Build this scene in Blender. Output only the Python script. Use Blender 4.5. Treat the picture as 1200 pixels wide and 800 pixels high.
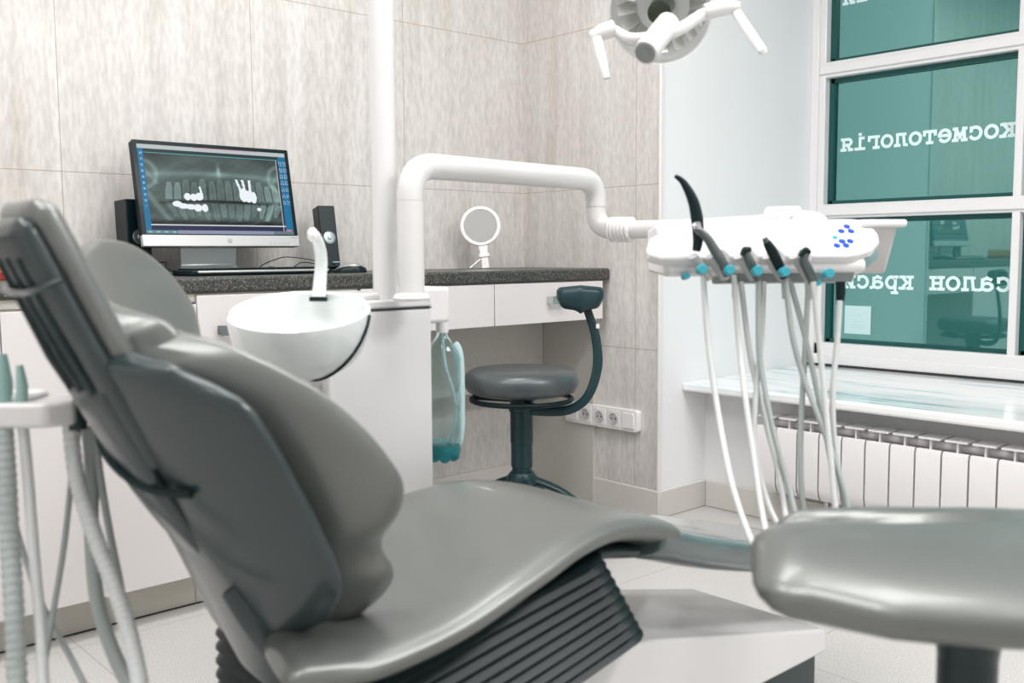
import bpy, bmesh, math, random
from math import sin, cos, pi, radians, sqrt, hypot
from mathutils import Vector, Matrix
random.seed(7)
for o in list(bpy.data.objects): bpy.data.objects.remove(o)
SC = bpy.context.scene
COL = SC.collection

# ------------------------------------------------------------------ camera
EYE = Vector((0, 0, 0.955)); FPX = 1155.85; YAW = .835593; PIT = .0897707; ROL = -.00648423
FW = Vector((cos(YAW)*cos(PIT), sin(YAW)*cos(PIT), -sin(PIT)))
_r = Vector((sin(YAW), -cos(YAW), 0)); _u = _r.cross(FW)
RT = _r*cos(ROL) + _u*sin(ROL); UP = -_r*sin(ROL) + _u*cos(ROL)
cd = bpy.data.cameras.new('camera'); cam = bpy.data.objects.new('camera', cd); COL.objects.link(cam)
M = Matrix((RT, UP, -FW)).transposed().to_4x4(); M.translation = EYE
cam.matrix_world = M
cd.sensor_width = 36; cd.lens = FPX*36/1200; cd.clip_start = .02
cd.dof.use_dof = True; cd.dof.focus_distance = 3.2; cd.dof.aperture_fstop = 4.0
SC.camera = cam
def at(x, y, d):            # world point seen at (x, y) of a 1200x800 frame, d metres along the view
    return EYE + (RT*((x-600)/FPX) + UP*((400-y)/FPX) + FW)*d
def hit(x, y, ax, val):
    r = RT*((x-600)/FPX) + UP*((400-y)/FPX) + FW
    return EYE + r*((val-EYE[ax])/r[ax])

# ------------------------------------------------------------------ light
SC.view_settings.view_transform = 'Standard'; SC.view_settings.look = 'None'
SC.view_settings.gamma = 1; SC.view_settings.use_curve_mapping = False
SC.view_settings.exposure = 0.03
W = bpy.data.worlds.new('daylight'); SC.world = W; W.use_nodes = True
W.node_tree.nodes['Background'].inputs[0].default_value = (.80, .95, 1, 1)
W.node_tree.nodes['Background'].inputs[1].default_value = 1.15
def area(name, loc, sx, sy, power, col=(1, 1, 1), rot=(0, 0, 0)):
    l = bpy.data.lights.new(name, 'AREA'); l.shape = 'RECTANGLE'; l.size = sx; l.size_y = sy; l.energy = power; l.color = col
    o = bpy.data.objects.new(name, l); COL.objects.link(o); o.location = loc; o.rotation_euler = rot; return o
for i, (x, y) in enumerate(((-.2, .8), (1.4, .8), (1.5, 1.95), (-.2, 1.85))):
    area('ceiling_area_light', (x, y, 2.72), 1.1, .55, 22, (1, .985, .975))
area('ceiling_area_light', (2.1, -.45, 2.72), 1.1, .55, 48, (1, .985, .975))  # unseen lamp, placed and strengthened to brighten the window reveal

# ------------------------------------------------------------------ materials
def mat(name, col, rough=.5, metal=0, coat=0, trans=0, ior=1.45, emis=None, es=0, spec=.5, sub=0, alpha=1):
    m = bpy.data.materials.new(name); m.use_nodes = True; b = m.node_tree.nodes['Principled BSDF']
    b.inputs['Base Color'].default_value = (*col, 1); b.inputs['Roughness'].default_value = rough
    b.inputs['Metallic'].default_value = metal; b.inputs['Coat Weight'].default_value = coat
    b.inputs['Coat Roughness'].default_value = .08
    b.inputs['Transmission Weight'].default_value = trans; b.inputs['IOR'].default_value = ior
    b.inputs['Specular IOR Level'].default_value = spec
    if emis: b.inputs['Emission Color'].default_value = (*emis, 1); b.inputs['Emission Strength'].default_value = es
    b.inputs['Alpha'].default_value = alpha
    return m
def nd(m, t, **kw):
    n = m.node_tree.nodes.new(t)
    for k, v in kw.items(): setattr(n, k, v)
    return n
def lk(m, a, b): m.node_tree.links.new(a, b)
def math_n(m, op, a, b=None, c=None):
    n = nd(m, 'ShaderNodeMath', operation=op)
    for i, v in enumerate((a, b, c)):
        if v is None: continue
        if isinstance(v, (int, float)): n.inputs[i].default_value = v
        else: lk(m, v, n.inputs[i])
    return n.outputs[0]
def noise_col(m, scale, cols, detail=6, mapping=(1, 1, 1), rough=.6, bump=0, pos=(.3, .7)):
    tc = nd(m, 'ShaderNodeTexCoord'); mp = nd(m, 'ShaderNodeMapping'); mp.inputs['Scale'].default_value = mapping
    n = nd(m, 'ShaderNodeTexNoise'); n.inputs['Scale'].default_value = scale; n.inputs['Detail'].default_value = detail; n.inputs['Roughness'].default_value = rough
    r = nd(m, 'ShaderNodeValToRGB')
    r.color_ramp.elements[0].position = pos[0]; r.color_ramp.elements[1].position = pos[1]
    r.color_ramp.elements[0].color = (*cols[0], 1); r.color_ramp.elements[1].color = (*cols[-1], 1)
    for i, c in enumerate(cols[1:-1]):
        e = r.color_ramp.elements.new(pos[0]+(pos[1]-pos[0])*(i+1)/(len(cols)-1)); e.color = (*c, 1)
    lk(m, tc.outputs['Object'], mp.inputs[0]); lk(m, mp.outputs[0], n.inputs[0]); lk(m, n.outputs[0], r.inputs[0])
    b = m.node_tree.nodes['Principled BSDF']; lk(m, r.outputs[0], b.inputs['Base Color'])
    if bump:
        bp = nd(m, 'ShaderNodeBump'); bp.inputs['Strength'].default_value = bump; bp.inputs['Distance'].default_value = .002
        lk(m, n.outputs[0], bp.inputs['Height']); lk(m, bp.outputs[0], b.inputs['Normal'])
    return r, tc, b
def wall_tile(name, axis, o0, zs=1):
    """travertine look tiles with thin grout lines; axis 0 or 1 is the run of the wall"""
    m = mat(name, (.6, .55, .5), .32)
    r, tc, b = noise_col(m, 1.0, [(.53, .497, .462), (.60, .572, .542), (.645, .62, .595), (.69, .67, .655)], 9, (15, 15, 1.3), .66, 0, (.30, .68))
    # fine speckle
    n2 = nd(m, 'ShaderNodeTexNoise'); n2.inputs['Scale'].default_value = 1; n2.inputs['Detail'].default_value = 5
    mp = nd(m, 'ShaderNodeMapping'); mp.inputs['Scale'].default_value = (90, 90, 26); lk(m, tc.outputs['Object'], mp.inputs[0]); lk(m, mp.outputs[0], n2.inputs[0])
    mr = nd(m, 'ShaderNodeMapRange'); mr.inputs[1].default_value = .35; mr.inputs[2].default_value = .65; mr.inputs[3].default_value = .9; mr.inputs[4].default_value = 1.08
    lk(m, n2.outputs[0], mr.inputs[0])
    sp = nd(m, 'ShaderNodeSeparateXYZ'); lk(m, tc.outputs['Object'], sp.inputs[0])
    def line(v, off, period, w):
        a = math_n(m, 'SUBTRACT', v, off-period*20); a = math_n(m, 'MODULO', a, period)
        return math_n(m, 'LESS_THAN', a, w)
    l1 = line(sp.outputs[axis], o0, .595, .0022); l2 = line(sp.outputs[2], .604, .5865, .0022)
    g = math_n(m, 'MAXIMUM', l1, l2)
    mx = nd(m, 'ShaderNodeMix', data_type='RGBA', blend_type='MULTIPLY'); mx.inputs[0].default_value = 1
    lk(m, r.outputs[0], mx.inputs[6]); lk(m, mr.outputs[0], mx.inputs[7])
    m2 = nd(m, 'ShaderNodeMix', data_type='RGBA'); lk(m, g, m2.inputs[0]); lk(m, mx.outputs[2], m2.inputs[6]); m2.inputs[7].default_value = (.36, .31, .26, 1)
    lk(m, m2.outputs[2], b.inputs['Base Color'])
    return m
TILE_B = wall_tile('travertine_tile_back', 0, .947); TILE_R = wall_tile('travertine_tile_side', 1, 2.342)
PAINT = mat('white_wall_paint', (.80, .80, .80), .7)
PAINTC = mat('cool_white_paint', (.88, .885, .90), .65)
CEIL = mat('ceiling_white', (.85, .85, .85), .8)
BASEB = mat('beige_skirting_tile', (.64, .615, .575), .3)
FLOORM = mat('speckled_floor_tile', (.6, .6, .58), .35)
_r1, _tc, _b = noise_col(FLOORM, 260, [(.38, .36, .34), (.55, .535, .52), (.62, .605, .59)], 3, (1, 1, 1), .6, 0, (.33, .62))
_sp = nd(FLOORM, 'ShaderNodeSeparateXYZ'); lk(FLOORM, _tc.outputs['Object'], _sp.inputs[0])
_gs = []
for k, off in ((0, 1.02), (1, .55)):
    a = math_n(FLOORM, 'MODULO', math_n(FLOORM, 'ADD', _sp.outputs[k], 12+off), .6)
    _gs.append(math_n(FLOORM, 'LESS_THAN', a, .003))
_g = math_n(FLOORM, 'MAXIMUM', *_gs); _mx = nd(FLOORM, 'ShaderNodeMix', data_type='RGBA'); lk(FLOORM, _g, _mx.inputs[0]); lk(FLOORM, _r1.outputs[0], _mx.inputs[6])
_mx.inputs[7].default_value = (.38, .36, .33, 1); lk(FLOORM, _mx.outputs[2], _b.inputs['Base Color'])
GRAN = mat('dark_speckled_worktop', (.1, .1, .1), .38); noise_col(GRAN, 210, [(.022, .028, .028), (.060, .062, .058), (.24, .21, .175)], 3, (1, 1, 1), .7, 0, (.42, .66))
LAM = mat('white_gloss_laminate', (.74, .705, .70), .22, coat=.3)
LAMG = mat('beige_laminate_edge', (.56, .54, .48), .4)
BOARD = mat('greige_laminate_board', (.40, .39, .35), .5); noise_col(BOARD, 120, [(.47, .465, .42), (.55, .545, .50)], 4)
CHROME = mat('brushed_chrome', (.62, .63, .63), .25, 1)
STEEL = mat('steel', (.45, .46, .47), .3, 1)
DARKM = mat('shadow_gap', (.03, .03, .03), .8)
WHITE = mat('white_enamel', (.72, .708, .708), .22, coat=.4)
WHITEP = mat('white_plastic', (.82, .80, .80), .32)
CERAM = mat('white_glazed_ceramic', (.80, .84, .83), .08, coat=1)
BLACK = mat('black_plastic', (.005, .014, .017), .42, spec=.22)
BLACKG = mat('gloss_black_plastic', (.004, .012, .015), .3, spec=.25, coat=.08)
RUBBER = mat('dark_rubber', (.010, .022, .025), .6, spec=.25)
VINYL = mat('grey_vinyl', (.172, .182, .173), .35, .5, coat=.2)
VINYLD = mat('dark_grey_vinyl', (.085, .10, .105), .36, .4, coat=.1)
SHELL = mat('slate_gloss_plastic', (.024, .039, .042), .3, coat=.4)
SHELLD = mat('dark_slate_plastic', (.016, .032, .036), .35, coat=.15, spec=.3)
BELLOW = mat('dark_rubber_bellows', (.008, .019, .021), .42, spec=.4)
TEALD = mat('teal_dark_metal', (.010, .036, .042), .38, coat=.1, spec=.35)
HOSE = mat('light_grey_hose', (.60, .62, .61), .4)
HOSEG = mat('grey_corrugated_hose', (.38, .42, .41), .45)
TEALP = mat('teal_plastic', (.04, .34, .42), .3)
BLUEB = mat('blue_button', (.01, .06, .50), .3)
SILVER = mat('silver_plastic', (.55, .56, .56), .35, .4)
ORANGE = mat('orange_card', (.85, .30, .07), .5); RED = mat('dark_red_card', (.32, .02, .02), .5)
MIRR = mat('mirror_glass', (.85, .86, .85), .03, 1)
FRAMEP = mat('white_window_plastic', (.80, .785, .79), .3, coat=.2)
GASKET = mat('dark_teal_gasket', (.004, .075, .07), .4)
SEAL = mat('frosted_glass_edge', (.50, .64, .65), .5)
RADM = mat('white_radiator_enamel', (.79, .77, .775), .3, coat=.2)
LETTER = mat('white_window_lettering', (.74, .90, .90), .6)
PET = mat('clear_bottle_plastic', (.86, .95, .95), .06, trans=1, ior=1.4, spec=.8)
PETT = mat('teal_bottle_base', (.10, .52, .56), .1, trans=.7, ior=1.2)
WATER = mat('pale_water_tube', (.56, .76, .77), .25)
SMOKE = mat('translucent_grey_cover', (.10, .14, .145), .14, coat=.9)
CLEAR = mat('clear_lamp_shield', (.95, .97, .97), .03, trans=1, ior=1.1)
REFL = mat('lamp_reflector', (.95, .94, .93), .3, .0, coat=.6)
# marble sill
MARB = mat('pale_marbled_sill', (.8, .85, .86), .16, coat=.3)
noise_col(MARB, 1.4, [(.33, .52, .58), (.68, .79, .82), (.86, .88, .88), (.90, .90, .90)], 8, (9, 1.1, 9), .68, 0, (.37, .56))
# tinted window glass: tint of what lies outside plus a mirror-like reflection
GLASS = bpy.data.materials.new('teal_tinted_glass'); GLASS.use_nodes = True
_n = GLASS.node_tree; _n.nodes.clear(); _o = _n.nodes.new('ShaderNodeOutputMaterial'); _t = _n.nodes.new('ShaderNodeBsdfTransparent'); _t.inputs[0].default_value = (.235, .445, .41, 1)
_gl = _n.nodes.new('ShaderNodeBsdfGlossy'); _gl.inputs[0].default_value = (.56, .86, .84, 1); _gl.inputs[1].default_value = .02
_ms = _n.nodes.new('ShaderNodeMixShader'); _ms.inputs[0].default_value = .28
_n.links.new(_t.outputs[0], _ms.inputs[1]); _n.links.new(_gl.outputs[0], _ms.inputs[2]); _n.links.new(_ms.outputs[0], _o.inputs[0])

# ------------------------------------------------------------------ helpers
def tag(o, label=None, cat=None, group=None, kind=None):
    if label: o['label'] = label
    if cat: o['category'] = cat
    if group: o['group'] = group
    if kind: o['kind'] = kind
    return o
def thing(name, label, cat, loc=(0, 0, 0), rz=0, group=None):
    o = bpy.data.objects.new(name, None); COL.objects.link(o); o.location = loc; o.rotation_euler = (0, 0, rz)
    o.empty_display_size = .05
    return tag(o, label, cat, group)
def obj(name, bm, m, parent=None, smooth=True, bevel=0, seg=2, subd=0, world=False, kind=None, sharp=40):
    """link bm as one object. coordinates are the parent's local ones unless world=True"""
    bmesh.ops.recalc_face_normals(bm, faces=bm.faces)
    me = bpy.data.meshes.new(name); bm.to_mesh(me); bm.free()
    for k in (m if isinstance(m, (list, tuple)) else [m]): me.materials.append(k)
    if smooth:
        for p in me.polygons: p.use_smooth = True
        me.set_sharp_from_angle(angle=radians(sharp))
    o = bpy.data.objects.new(name, me); COL.objects.link(o)
    if parent:
        o.parent = parent
        if world:
            Mw = Matrix.Translation(0*Vector((0, 0, 0))); q = parent; ch = []
            while q: ch.append(q); q = q.parent
            for q in reversed(ch): Mw = Mw @ (Matrix.Translation(q.location) @ q.rotation_euler.to_matrix().to_4x4() @ Matrix.Diagonal((*q.scale, 1)))
            me.transform(Mw.inverted())
    if bevel:
        b = o.modifiers.new('bevel', 'BEVEL'); b.width = bevel; b.segments = seg; b.limit_method = 'ANGLE'; b.angle_limit = radians(35)
    if subd:
        s = o.modifiers.new('subd', 'SUBSURF'); s.levels = subd; s.render_levels = subd
    if kind: o['kind'] = kind
    return o
def struct(name, bm, m, parent=None, **kw): return obj(name, bm, m, parent, kind=None if parent else 'structure', **kw)
def box(bm, x0, x1, y0, y1, z0, z1, mi=0):
    vs = [bm.verts.new((x, y, z)) for x in (x0, x1) for y in (y0, y1) for z in (z0, z1)]
    fs = [(0, 1, 3, 2), (4, 6, 7, 5), (0, 4, 5, 1), (2, 3, 7, 6), (0, 2, 6, 4), (1, 5, 7, 3)]
    out = []
    for f in fs:
        fa = bm.faces.new([vs[i] for i in f]); fa.material_index = mi; out.append(fa)
    return out
def B(*a):
    bm = bmesh.new(); box(bm, *a); return bm
def spline(pts, n=8):
    """Catmull-Rom through pts"""
    P = [Vector(p) for p in pts]; out = []
    for i in range(len(P)-1):
        p0 = P[max(i-1, 0)]; p1 = P[i]; p2 = P[i+1]; p3 = P[min(i+2, len(P)-1)]
        for k in range(n):
            t = k/n
            out.append(.5*((2*p1)+(-p0+p2)*t+(2*p0-5*p1+4*p2-p3)*t*t+(-p0+3*p1-3*p2+p3)*t**3))
    out.append(P[-1]); return out
def tube(bm, pts, r, seg=12, cap=True, mi=0, flat=1, up=None):
    """sweep; r float, list or function of 0..1; flat squashes the second axis"""
    P = [Vector(p) for p in pts]; n = len(P)
    R = (lambda t: r) if isinstance(r, (int, float)) else (r if callable(r) else (lambda t: r[min(int(t*(len(r)-1)), len(r)-1)] + (r[min(int(t*(len(r)-1))+1, len(r)-1)]-r[min(int(t*(len(r)-1)), len(r)-1)])*(t*(len(r)-1)-int(t*(len(r)-1)))))
    T = []
    for i in range(n):
        d = (P[min(i+1, n-1)]-P[max(i-1, 0)]); T.append(d.normalized() if d.length > 1e-9 else Vector((0, 0, 1)))
    a = Vector(up) if up else (Vector((0, 0, 1)) if abs(T[0].z) < .9 else Vector((1, 0, 0)))
    s = T[0].cross(a).normalized(); rings = []
    for i in range(n):
        s = (s - T[i]*s.dot(T[i])).normalized(); b = T[i].cross(s); rr = R(i/(n-1) if n > 1 else 0)
        rings.append([bm.verts.new(P[i]+(s*cos(2*pi*k/seg)+b*sin(2*pi*k/seg)*flat)*rr) for k in range(seg)])
    for i in range(n-1):
        for k in range(seg):
            f = bm.faces.new((rings[i][k], rings[i][(k+1) % seg], rings[i+1][(k+1) % seg], rings[i+1][k])); f.material_index = mi
    if cap:
        bm.faces.new(rings[0][::-1]).material_index = mi; bm.faces.new(rings[-1]).material_index = mi
def T_(pts, r, **kw):
    bm = bmesh.new(); tube(bm, pts, r, **kw); return bm
def lathe(bm, prof, c=(0, 0, 0), axis=(0, 0, 1), seg=32, mi=0, close=False):
    """revolve prof [(r, h)] about axis through c"""
    A = Vector(axis).normalized(); u = A.orthogonal().normalized(); v = A.cross(u); c = Vector(c); rings = []
    for r, h in prof:
        if r < 1e-6: rings.append([bm.verts.new(c+A*h)])
        else: rings.append([bm.verts.new(c+A*h+(u*cos(2*pi*k/seg)+v*sin(2*pi*k/seg))*r) for k in range(seg)])
    L = list(zip(rings, rings[1:]))
    if close: L.append((rings[-1], rings[0]))
    for a, b in L:
        for k in range(seg):
            k2 = (k+1) % seg
            if len(a) == 1 and len(b) == 1: continue
            if len(a) == 1: f = bm.faces.new((a[0], b[k], b[k2]))
            elif len(b) == 1: f = bm.faces.new((a[k], a[k2], b[0]))
            else: f = bm.faces.new((a[k], a[k2], b[k2], b[k]))
            f.material_index = mi
    for R, flip in ((rings[0], 1), (rings[-1], 0)):
        if not close and len(R) > 1: bm.faces.new(R[::-1] if flip else R).material_index = mi
def L_(prof, c=(0, 0, 0), axis=(0, 0, 1), seg=32, **kw):
    bm = bmesh.new(); lathe(bm, prof, c, axis, seg, **kw); return bm
def rbox(bm, C_, ax, ay, az, sx, sy, sz, mi=0):
    """box centred at C_ with half sizes along given axes"""
    C_ = Vector(C_); ax, ay, az = [Vector(a).normalized() for a in (ax, ay, az)]
    vs = [bm.verts.new(C_+ax*sx*i+ay*sy*j+az*sz*k) for i in (-1, 1) for j in (-1, 1) for k in (-1, 1)]
    for f in [(0, 1, 3, 2), (4, 6, 7, 5), (0, 4, 5, 1), (2, 3, 7, 6), (0, 2, 6, 4), (1, 5, 7, 3)]:
        bm.faces.new([vs[i] for i in f]).material_index = mi
def prism(bm, poly, O, ax, ay, az, t0, t1, mi=0):
    """polygon [(a, b)] in plane O, ax, ay extruded along az from t0 to t1"""
    O = Vector(O); ax, ay, az = Vector(ax), Vector(ay), Vector(az)
    lo = [bm.verts.new(O+ax*a+ay*b+az*t0) for a, b in poly]; hi = [bm.verts.new(O+ax*a+ay*b+az*t1) for a, b in poly]
    n = len(poly); bm.faces.new(lo[::-1]).material_index = mi; bm.faces.new(hi).material_index = mi
    for i in range(n): bm.faces.new((lo[i], lo[(i+1) % n], hi[(i+1) % n], hi[i])).material_index = mi
def rpoly(w, h, r, n=5, cx=0, cy=0):
    o = []
    for sx, sy, a0 in ((1, 1, 0), (-1, 1, 90), (-1, -1, 180), (1, -1, 270)):
        for k in range(n+1):
            a = radians(a0+90*k/n); o.append((cx+sx*(w/2-r)+r*cos(a), cy+sy*(h/2-r)+r*sin(a)))
    return o
def lerp_tab(tab, n):
    """smooth resample of rows (key first) to n rows by Catmull-Rom on the key"""
    out = []
    K = [r[0] for r in tab]
    for i in range(n):
        k = K[0]+(K[-1]-K[0])*i/(n-1); j = 0
        while j < len(K)-2 and k > K[j+1]: j += 1
        t = (k-K[j])/(K[j+1]-K[j]); row = [k]
        for c in range(1, len(tab[0])):
            p1 = tab[j][c]; p2 = tab[j+1][c]
            m1 = (tab[min(j+1, len(K)-1)][c]-tab[max(j-1, 0)][c])/(K[min(j+1, len(K)-1)]-K[max(j-1, 0)])*(K[j+1]-K[j])
            m2 = (tab[min(j+2, len(K)-1)][c]-tab[j][c])/(K[min(j+2, len(K)-1)]-K[j])*(K[j+1]-K[j])
            row.append((2*t**3-3*t*t+1)*p1+(t**3-2*t*t+t)*m1+(-2*t**3+3*t*t)*p2+(t**3-t*t)*m2)
        out.append(row)
    return out
def loft(bm, st, N=36, round0=.03, round1=.03, e=.55, mi=0):
    """st: list of (centre, lateral, normal, halfwidth, t_up, t_down, dishfn). rounded ends"""
    S = list(st)
    def endst(a, b, ln):
        d = (Vector(a[0])-Vector(b[0])).normalized(); o = []
        for k in (1, 2, 3, 4):
            ang = k*pi/2/4.25; s = cos(ang); q = list(a); q[0] = Vector(a[0])+d*ln*sin(ang); q[3] = a[3]-(1-s)*ln*1.0; q[4] = a[4]*s; q[5] = a[5]*s; o.append(tuple(q))
        return o
    if round0: S = endst(S[0], S[1], round0)[::-1]+S
    if round1: S = S+endst(st[-1], st[-2], round1)
    rings = []
    for c, la, no, hw, tu, td, df in S:
        c, la, no = Vector(c), Vector(la), Vector(no); ring = []
        for k in range(N):
            a = 2*pi*k/N; cu, su = cos(a), sin(a)
            u = hw*math.copysign(abs(cu)**e, cu); w = (tu if su > 0 else td)*math.copysign(abs(su)**.8, su)
            ring.append(bm.verts.new(c+la*u+no*(w+df(u))))
        rings.append(ring)
    for a, b in zip(rings, rings[1:]):
        for k in range(N): bm.faces.new((a[k], a[(k+1) % N], b[(k+1) % N], b[k])).material_index = mi
    bm.faces.new(rings[0][::-1]).material_index = mi; bm.faces.new(rings[-1]).material_index = mi
def copy_tree(o, parent=None):
    c = o.copy(); COL.objects.link(c); c.parent = parent
    for ch in list(o.children): copy_tree(ch, c)
    return c

# ------------------------------------------------------------------ room shell
XC, YB, YR, XR, XW = 2.722, 2.937, 2.232, 2.994, 3.693      # side wall, back wall, reveal, radiator wall, window plane
H = 2.75; X0, Y0 = -1.6, -1.8; YN = -.25                     # ceiling, far sides, near jamb of the niche
struct('floor', B(X0, XR+.05, Y0, YB+.1, -.08, 0), FLOORM)
struct('ceiling', B(X0, XW+.2, Y0, YB+.1, H, H+.1), CEIL)
struct('wall_back', B(X0-.1, XC+.3, YB, YB+.12, 0, H), TILE_B)
bm = bmesh.new()
for f in box(bm, XC, XW+.15, YR, YB, 0, H): 
    n = f.calc_center_median()
    f.material_index = 0 if abs(n.x-XC) < 1e-4 else 1
struct('wall_right', bm, [TILE_R, PAINTC])
bm = bmesh.new(); box(bm, XC, XW+.15, Y0, YN, 0, H); box(bm, XR, XW+.15, YN, YR, 0, .44); box(bm, XW-.02, XW+.15, YN, YR, 2.52, H)
struct('wall_right_niche', bm, PAINT)
struct('wall_left', B(X0-.1, X0, Y0, YB+.1, 0, H), PAINT); struct('wall_front', B(X0-.1, XW+.1, Y0-.1, Y0, 0, H), PAINT)
# skirting
struct('baseboard_back', B(1.62, XC, YB-.012, YB, 0, .1), BASEB, bevel=.004)
bm = bmesh.new(); box(bm, XC-.012, XC, YR-.012, 2.543, 0, .1); box(bm, XC, XR, YR-.012, YR, 0, .1)
struct('baseboard_right', bm, BASEB, bevel=.004)
struct('baseboard_niche', B(XR-.012, XR, YN, YR-.012, 0, .1), BASEB, bevel=.004)
struct('trim_1', B(XC-.006, XC+.012, YR-.006, YR+.004, .1, H), WHITEP, bevel=.002)

# ------------------------------------------------------------------ window
win = bpy.data.objects.new('window_1', None); COL.objects.link(win); win['kind'] = 'structure'
ZB, ZT = .455, 2.5
rows = [(.584, 1.078), (1.152, 1.645), (1.724, 2.36)]
cols = [(1.437, 2.165), (.665, 1.392), (-.12, .62)]
bm = bmesh.new()
box(bm, XW, XW+.09, 2.165+.008, YR, ZB, ZT)                      # jamb against the reveal
box(bm, XW, XW+.09, YN, -.12-.008, ZB, ZT)
box(bm, XW, XW+.09, YN, YR, ZB, .584-.008); box(bm, XW, XW+.09, YN, YR, 2.36+.008, ZT)
for (a0, a1), (b0, b1) in (((1.078, 1.152), (YN, YR)), ((1.645, 1.724), (YN, YR))): box(bm, XW+.001, XW+.089, b0+.01, b1-.01, a0+.008, a1-.008)
for a0, a1 in ((1.392, 1.437), (.62, .665)): box(bm, XW+.002, XW+.088, a0+.008, a1-.008, ZB+.01, ZT-.01)
obj('window_frame', bm, FRAMEP, win, bevel=.004)
bm = bmesh.new()                                                # stepped moulding lines on the frame
box(bm, XW-.012, XW+.01, 2.198, YR, ZB, ZT); box(bm, XW-.012, XW+.01, YN, 2.198, ZB, .53)
for z in (1.115, 1.685): box(bm, XW-.008, XW+.01, YN+.05, 2.198, z-.018, z+.018)
obj('frame_moulding', bm, FRAMEP, win, bevel=.003)
for (z0, z1) in rows:
    for (y0, y1) in cols:
        bm = bmesh.new(); w = .014; x = XW+.035
        box(bm, x, x+.03, y0-.01, y0+w*.2, z0-.01, z1+.01); box(bm, x, x+.03, y1-w, y1+.01, z0-.01, z1+.01)
        box(bm, x, x+.03, y0, y1, z0-.01, z0+w*.5); box(bm, x, x+.03, y0, y1, z1-w*.8, z1+.01)
        obj('pane_gasket', bm, GASKET, win)
        obj('glass_pane', B(XW+.050, XW+.056, y0, y1, z0, z1), GLASS, win)
bm = bmesh.new()
box(bm, XR-.142, XW+.02, YN, YR, .44, .456); 
bm2 = bmesh.new(); box(bm2, 2.852, XW+.005, YN, YR, .449, .480)
bm.free(); obj('window_sill', bm2, MARB, win, bevel=.009, seg=3)
obj('sill_seal', B(XW-.016, XW, YN, YR, .478, .490), DARKM, win)
# lettering on the outer face of the glass, read from the street (mirrored from in here)
def arc(cx, cy, rx, ry, a0, a1, n=12): return [(cx+rx*cos(radians(a0+(a1-a0)*i/n)), cy+ry*sin(radians(a0+(a1-a0)*i/n))) for i in range(n+1)]
SER = .13
GL = {  # strokes in a 1 x 1 cell (x-height = 1), slab serifs as short bars
 'к': [[(.2, 0), (.2, 1)], [(.02, 0), (.38, 0)], [(.02, 1), (.38, 1)], [(.2, .5), (.45, .5), (.8, 1)], [(.45, .5), (.85, 0)], [(.62, 1), (.95, 1)], [(.66, 0), (1, 0)]],
 'о': [arc(.5, .5, .42, .5, 0, 360, 24)],
 'с': [arc(.52, .5, .42, .5, 50, 320, 20), [(.83, .98), (.83, .68)]],
 'м': [[(.14, 0), (.2, 1), (.5, .25), (.8, 1), (.86, 0)], [(0, 0), (.3, 0)], [(.7, 0), (1, 0)], [(.04, 1), (.24, 1)], [(.76, 1), (.96, 1)]],
 'е': [[(.1, .52), (.9, .52)], arc(.5, .5, .42, .5, 0, 320, 22)],
 'т': [[(.5, 0), (.5, 1)], [(.06, .72), (.06, 1), (.94, 1), (.94, .72)], [(.3, 0), (.7, 0)]],
 'л': [[(.02, 0), (.2, .05), (.3, 1), (.8, 1), (.8, 0)], [(.64, 0), (.98, 0)], [(.16, 1), (.84, 1)]],
 'г': [[(.24, 0), (.24, 1), (.88, 1), (.88, .7)], [(.05, 0), (.45, 0)], [(.05, 1), (.24, 1)]],
 'і': [[(.5, 0), (.5, 1), (.2, 1)], [(.12, 0), (.88, 0)], [(.47, 1.36), (.53, 1.36)]],
 'я': [[(.8, 0), (.8, 1), (.35, 1)], arc(.4, .73, .28, .27, 90, 270, 10), [(.4, .46), (.8, .46)], [(.5, .46), (.15, 0)], [(.02, 0), (.3, 0)], [(.64, 0), (.98, 0)], [(.8, 1), (.96, 1)]],
 'а': [[(.18, .88), (.45, 1), (.76, .85), (.76, .06), (.98, 0)], arc(.42, .28, .34, .28, 0, 360, 16), ],
 'н': [[(.2, 0), (.2, 1)], [(.8, 0), (.8, 1)], [(.2, .5), (.8, .5)], [(.02, 0), (.38, 0)], [(.62, 0), (.98, 0)], [(.02, 1), (.38, 1)], [(.62, 1), (.98, 1)]],
 'р': [[(.18, -.42), (.18, 1), (.02, 1)], arc(.52, .5, .36, .48, 0, 360, 18), [(.02, -.42), (.42, -.42)]],
 'и': [[(.2, 1), (.2, 0), (.8, 1), (.8, 0)], [(.02, 1), (.38, 1)], [(.62, 0), (.98, 0)], [(.02, 0), (.3, 0)], [(.7, 1), (.98, 1)]],
 'И': []}
def letter_bm(word, y_start, adv, zb, xh, th, x):
    bm = bmesh.new(); gw = adv*.84; cnt = 0
    for i, ch in enumerate(word):
        if ch == ' ': continue
        for st in GL[ch]:
            pts = [Vector((0, y_start+(i*adv+gw*px), zb+py*xh)) for px, py in st]
            for j, (a, b) in enumerate(zip(pts, pts[1:])):
                d = (b-a)
                if d.length < 1e-6: continue
                d.normalize(); nn = Vector((0, -d.z, d.y))*th/2; e = d*th/2*.9
                q = [a-e-nn, b+e-nn, b+e+nn, a-e+nn]
                cnt += 1; dx = x-.00012*(cnt % 9)
                lo = [bm.verts.new((dx, v.y, v.z)) for v in q]; hi = [bm.verts.new((dx-.0012, v.y, v.z)) for v in q]
                bm.faces.new(lo); bm.faces.new(hi[::-1])
                for k in range(4): bm.faces.new((lo[k], lo[(k+1) % 4], hi[(k+1) % 4], hi[k]))
    return bm
LX = XW+.0498; AD = (2.118-1.440)/10.84
obj('lettering', letter_bm('косметологія', 1.447, AD*10.80/11.84, 1.362, .042, .0115, LX), LETTER, win, smooth=False)
obj('lettering', letter_bm('салон краси', 1.441, AD*.975, .806, .044, .0115, LX), LETTER, win, smooth=False)
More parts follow.
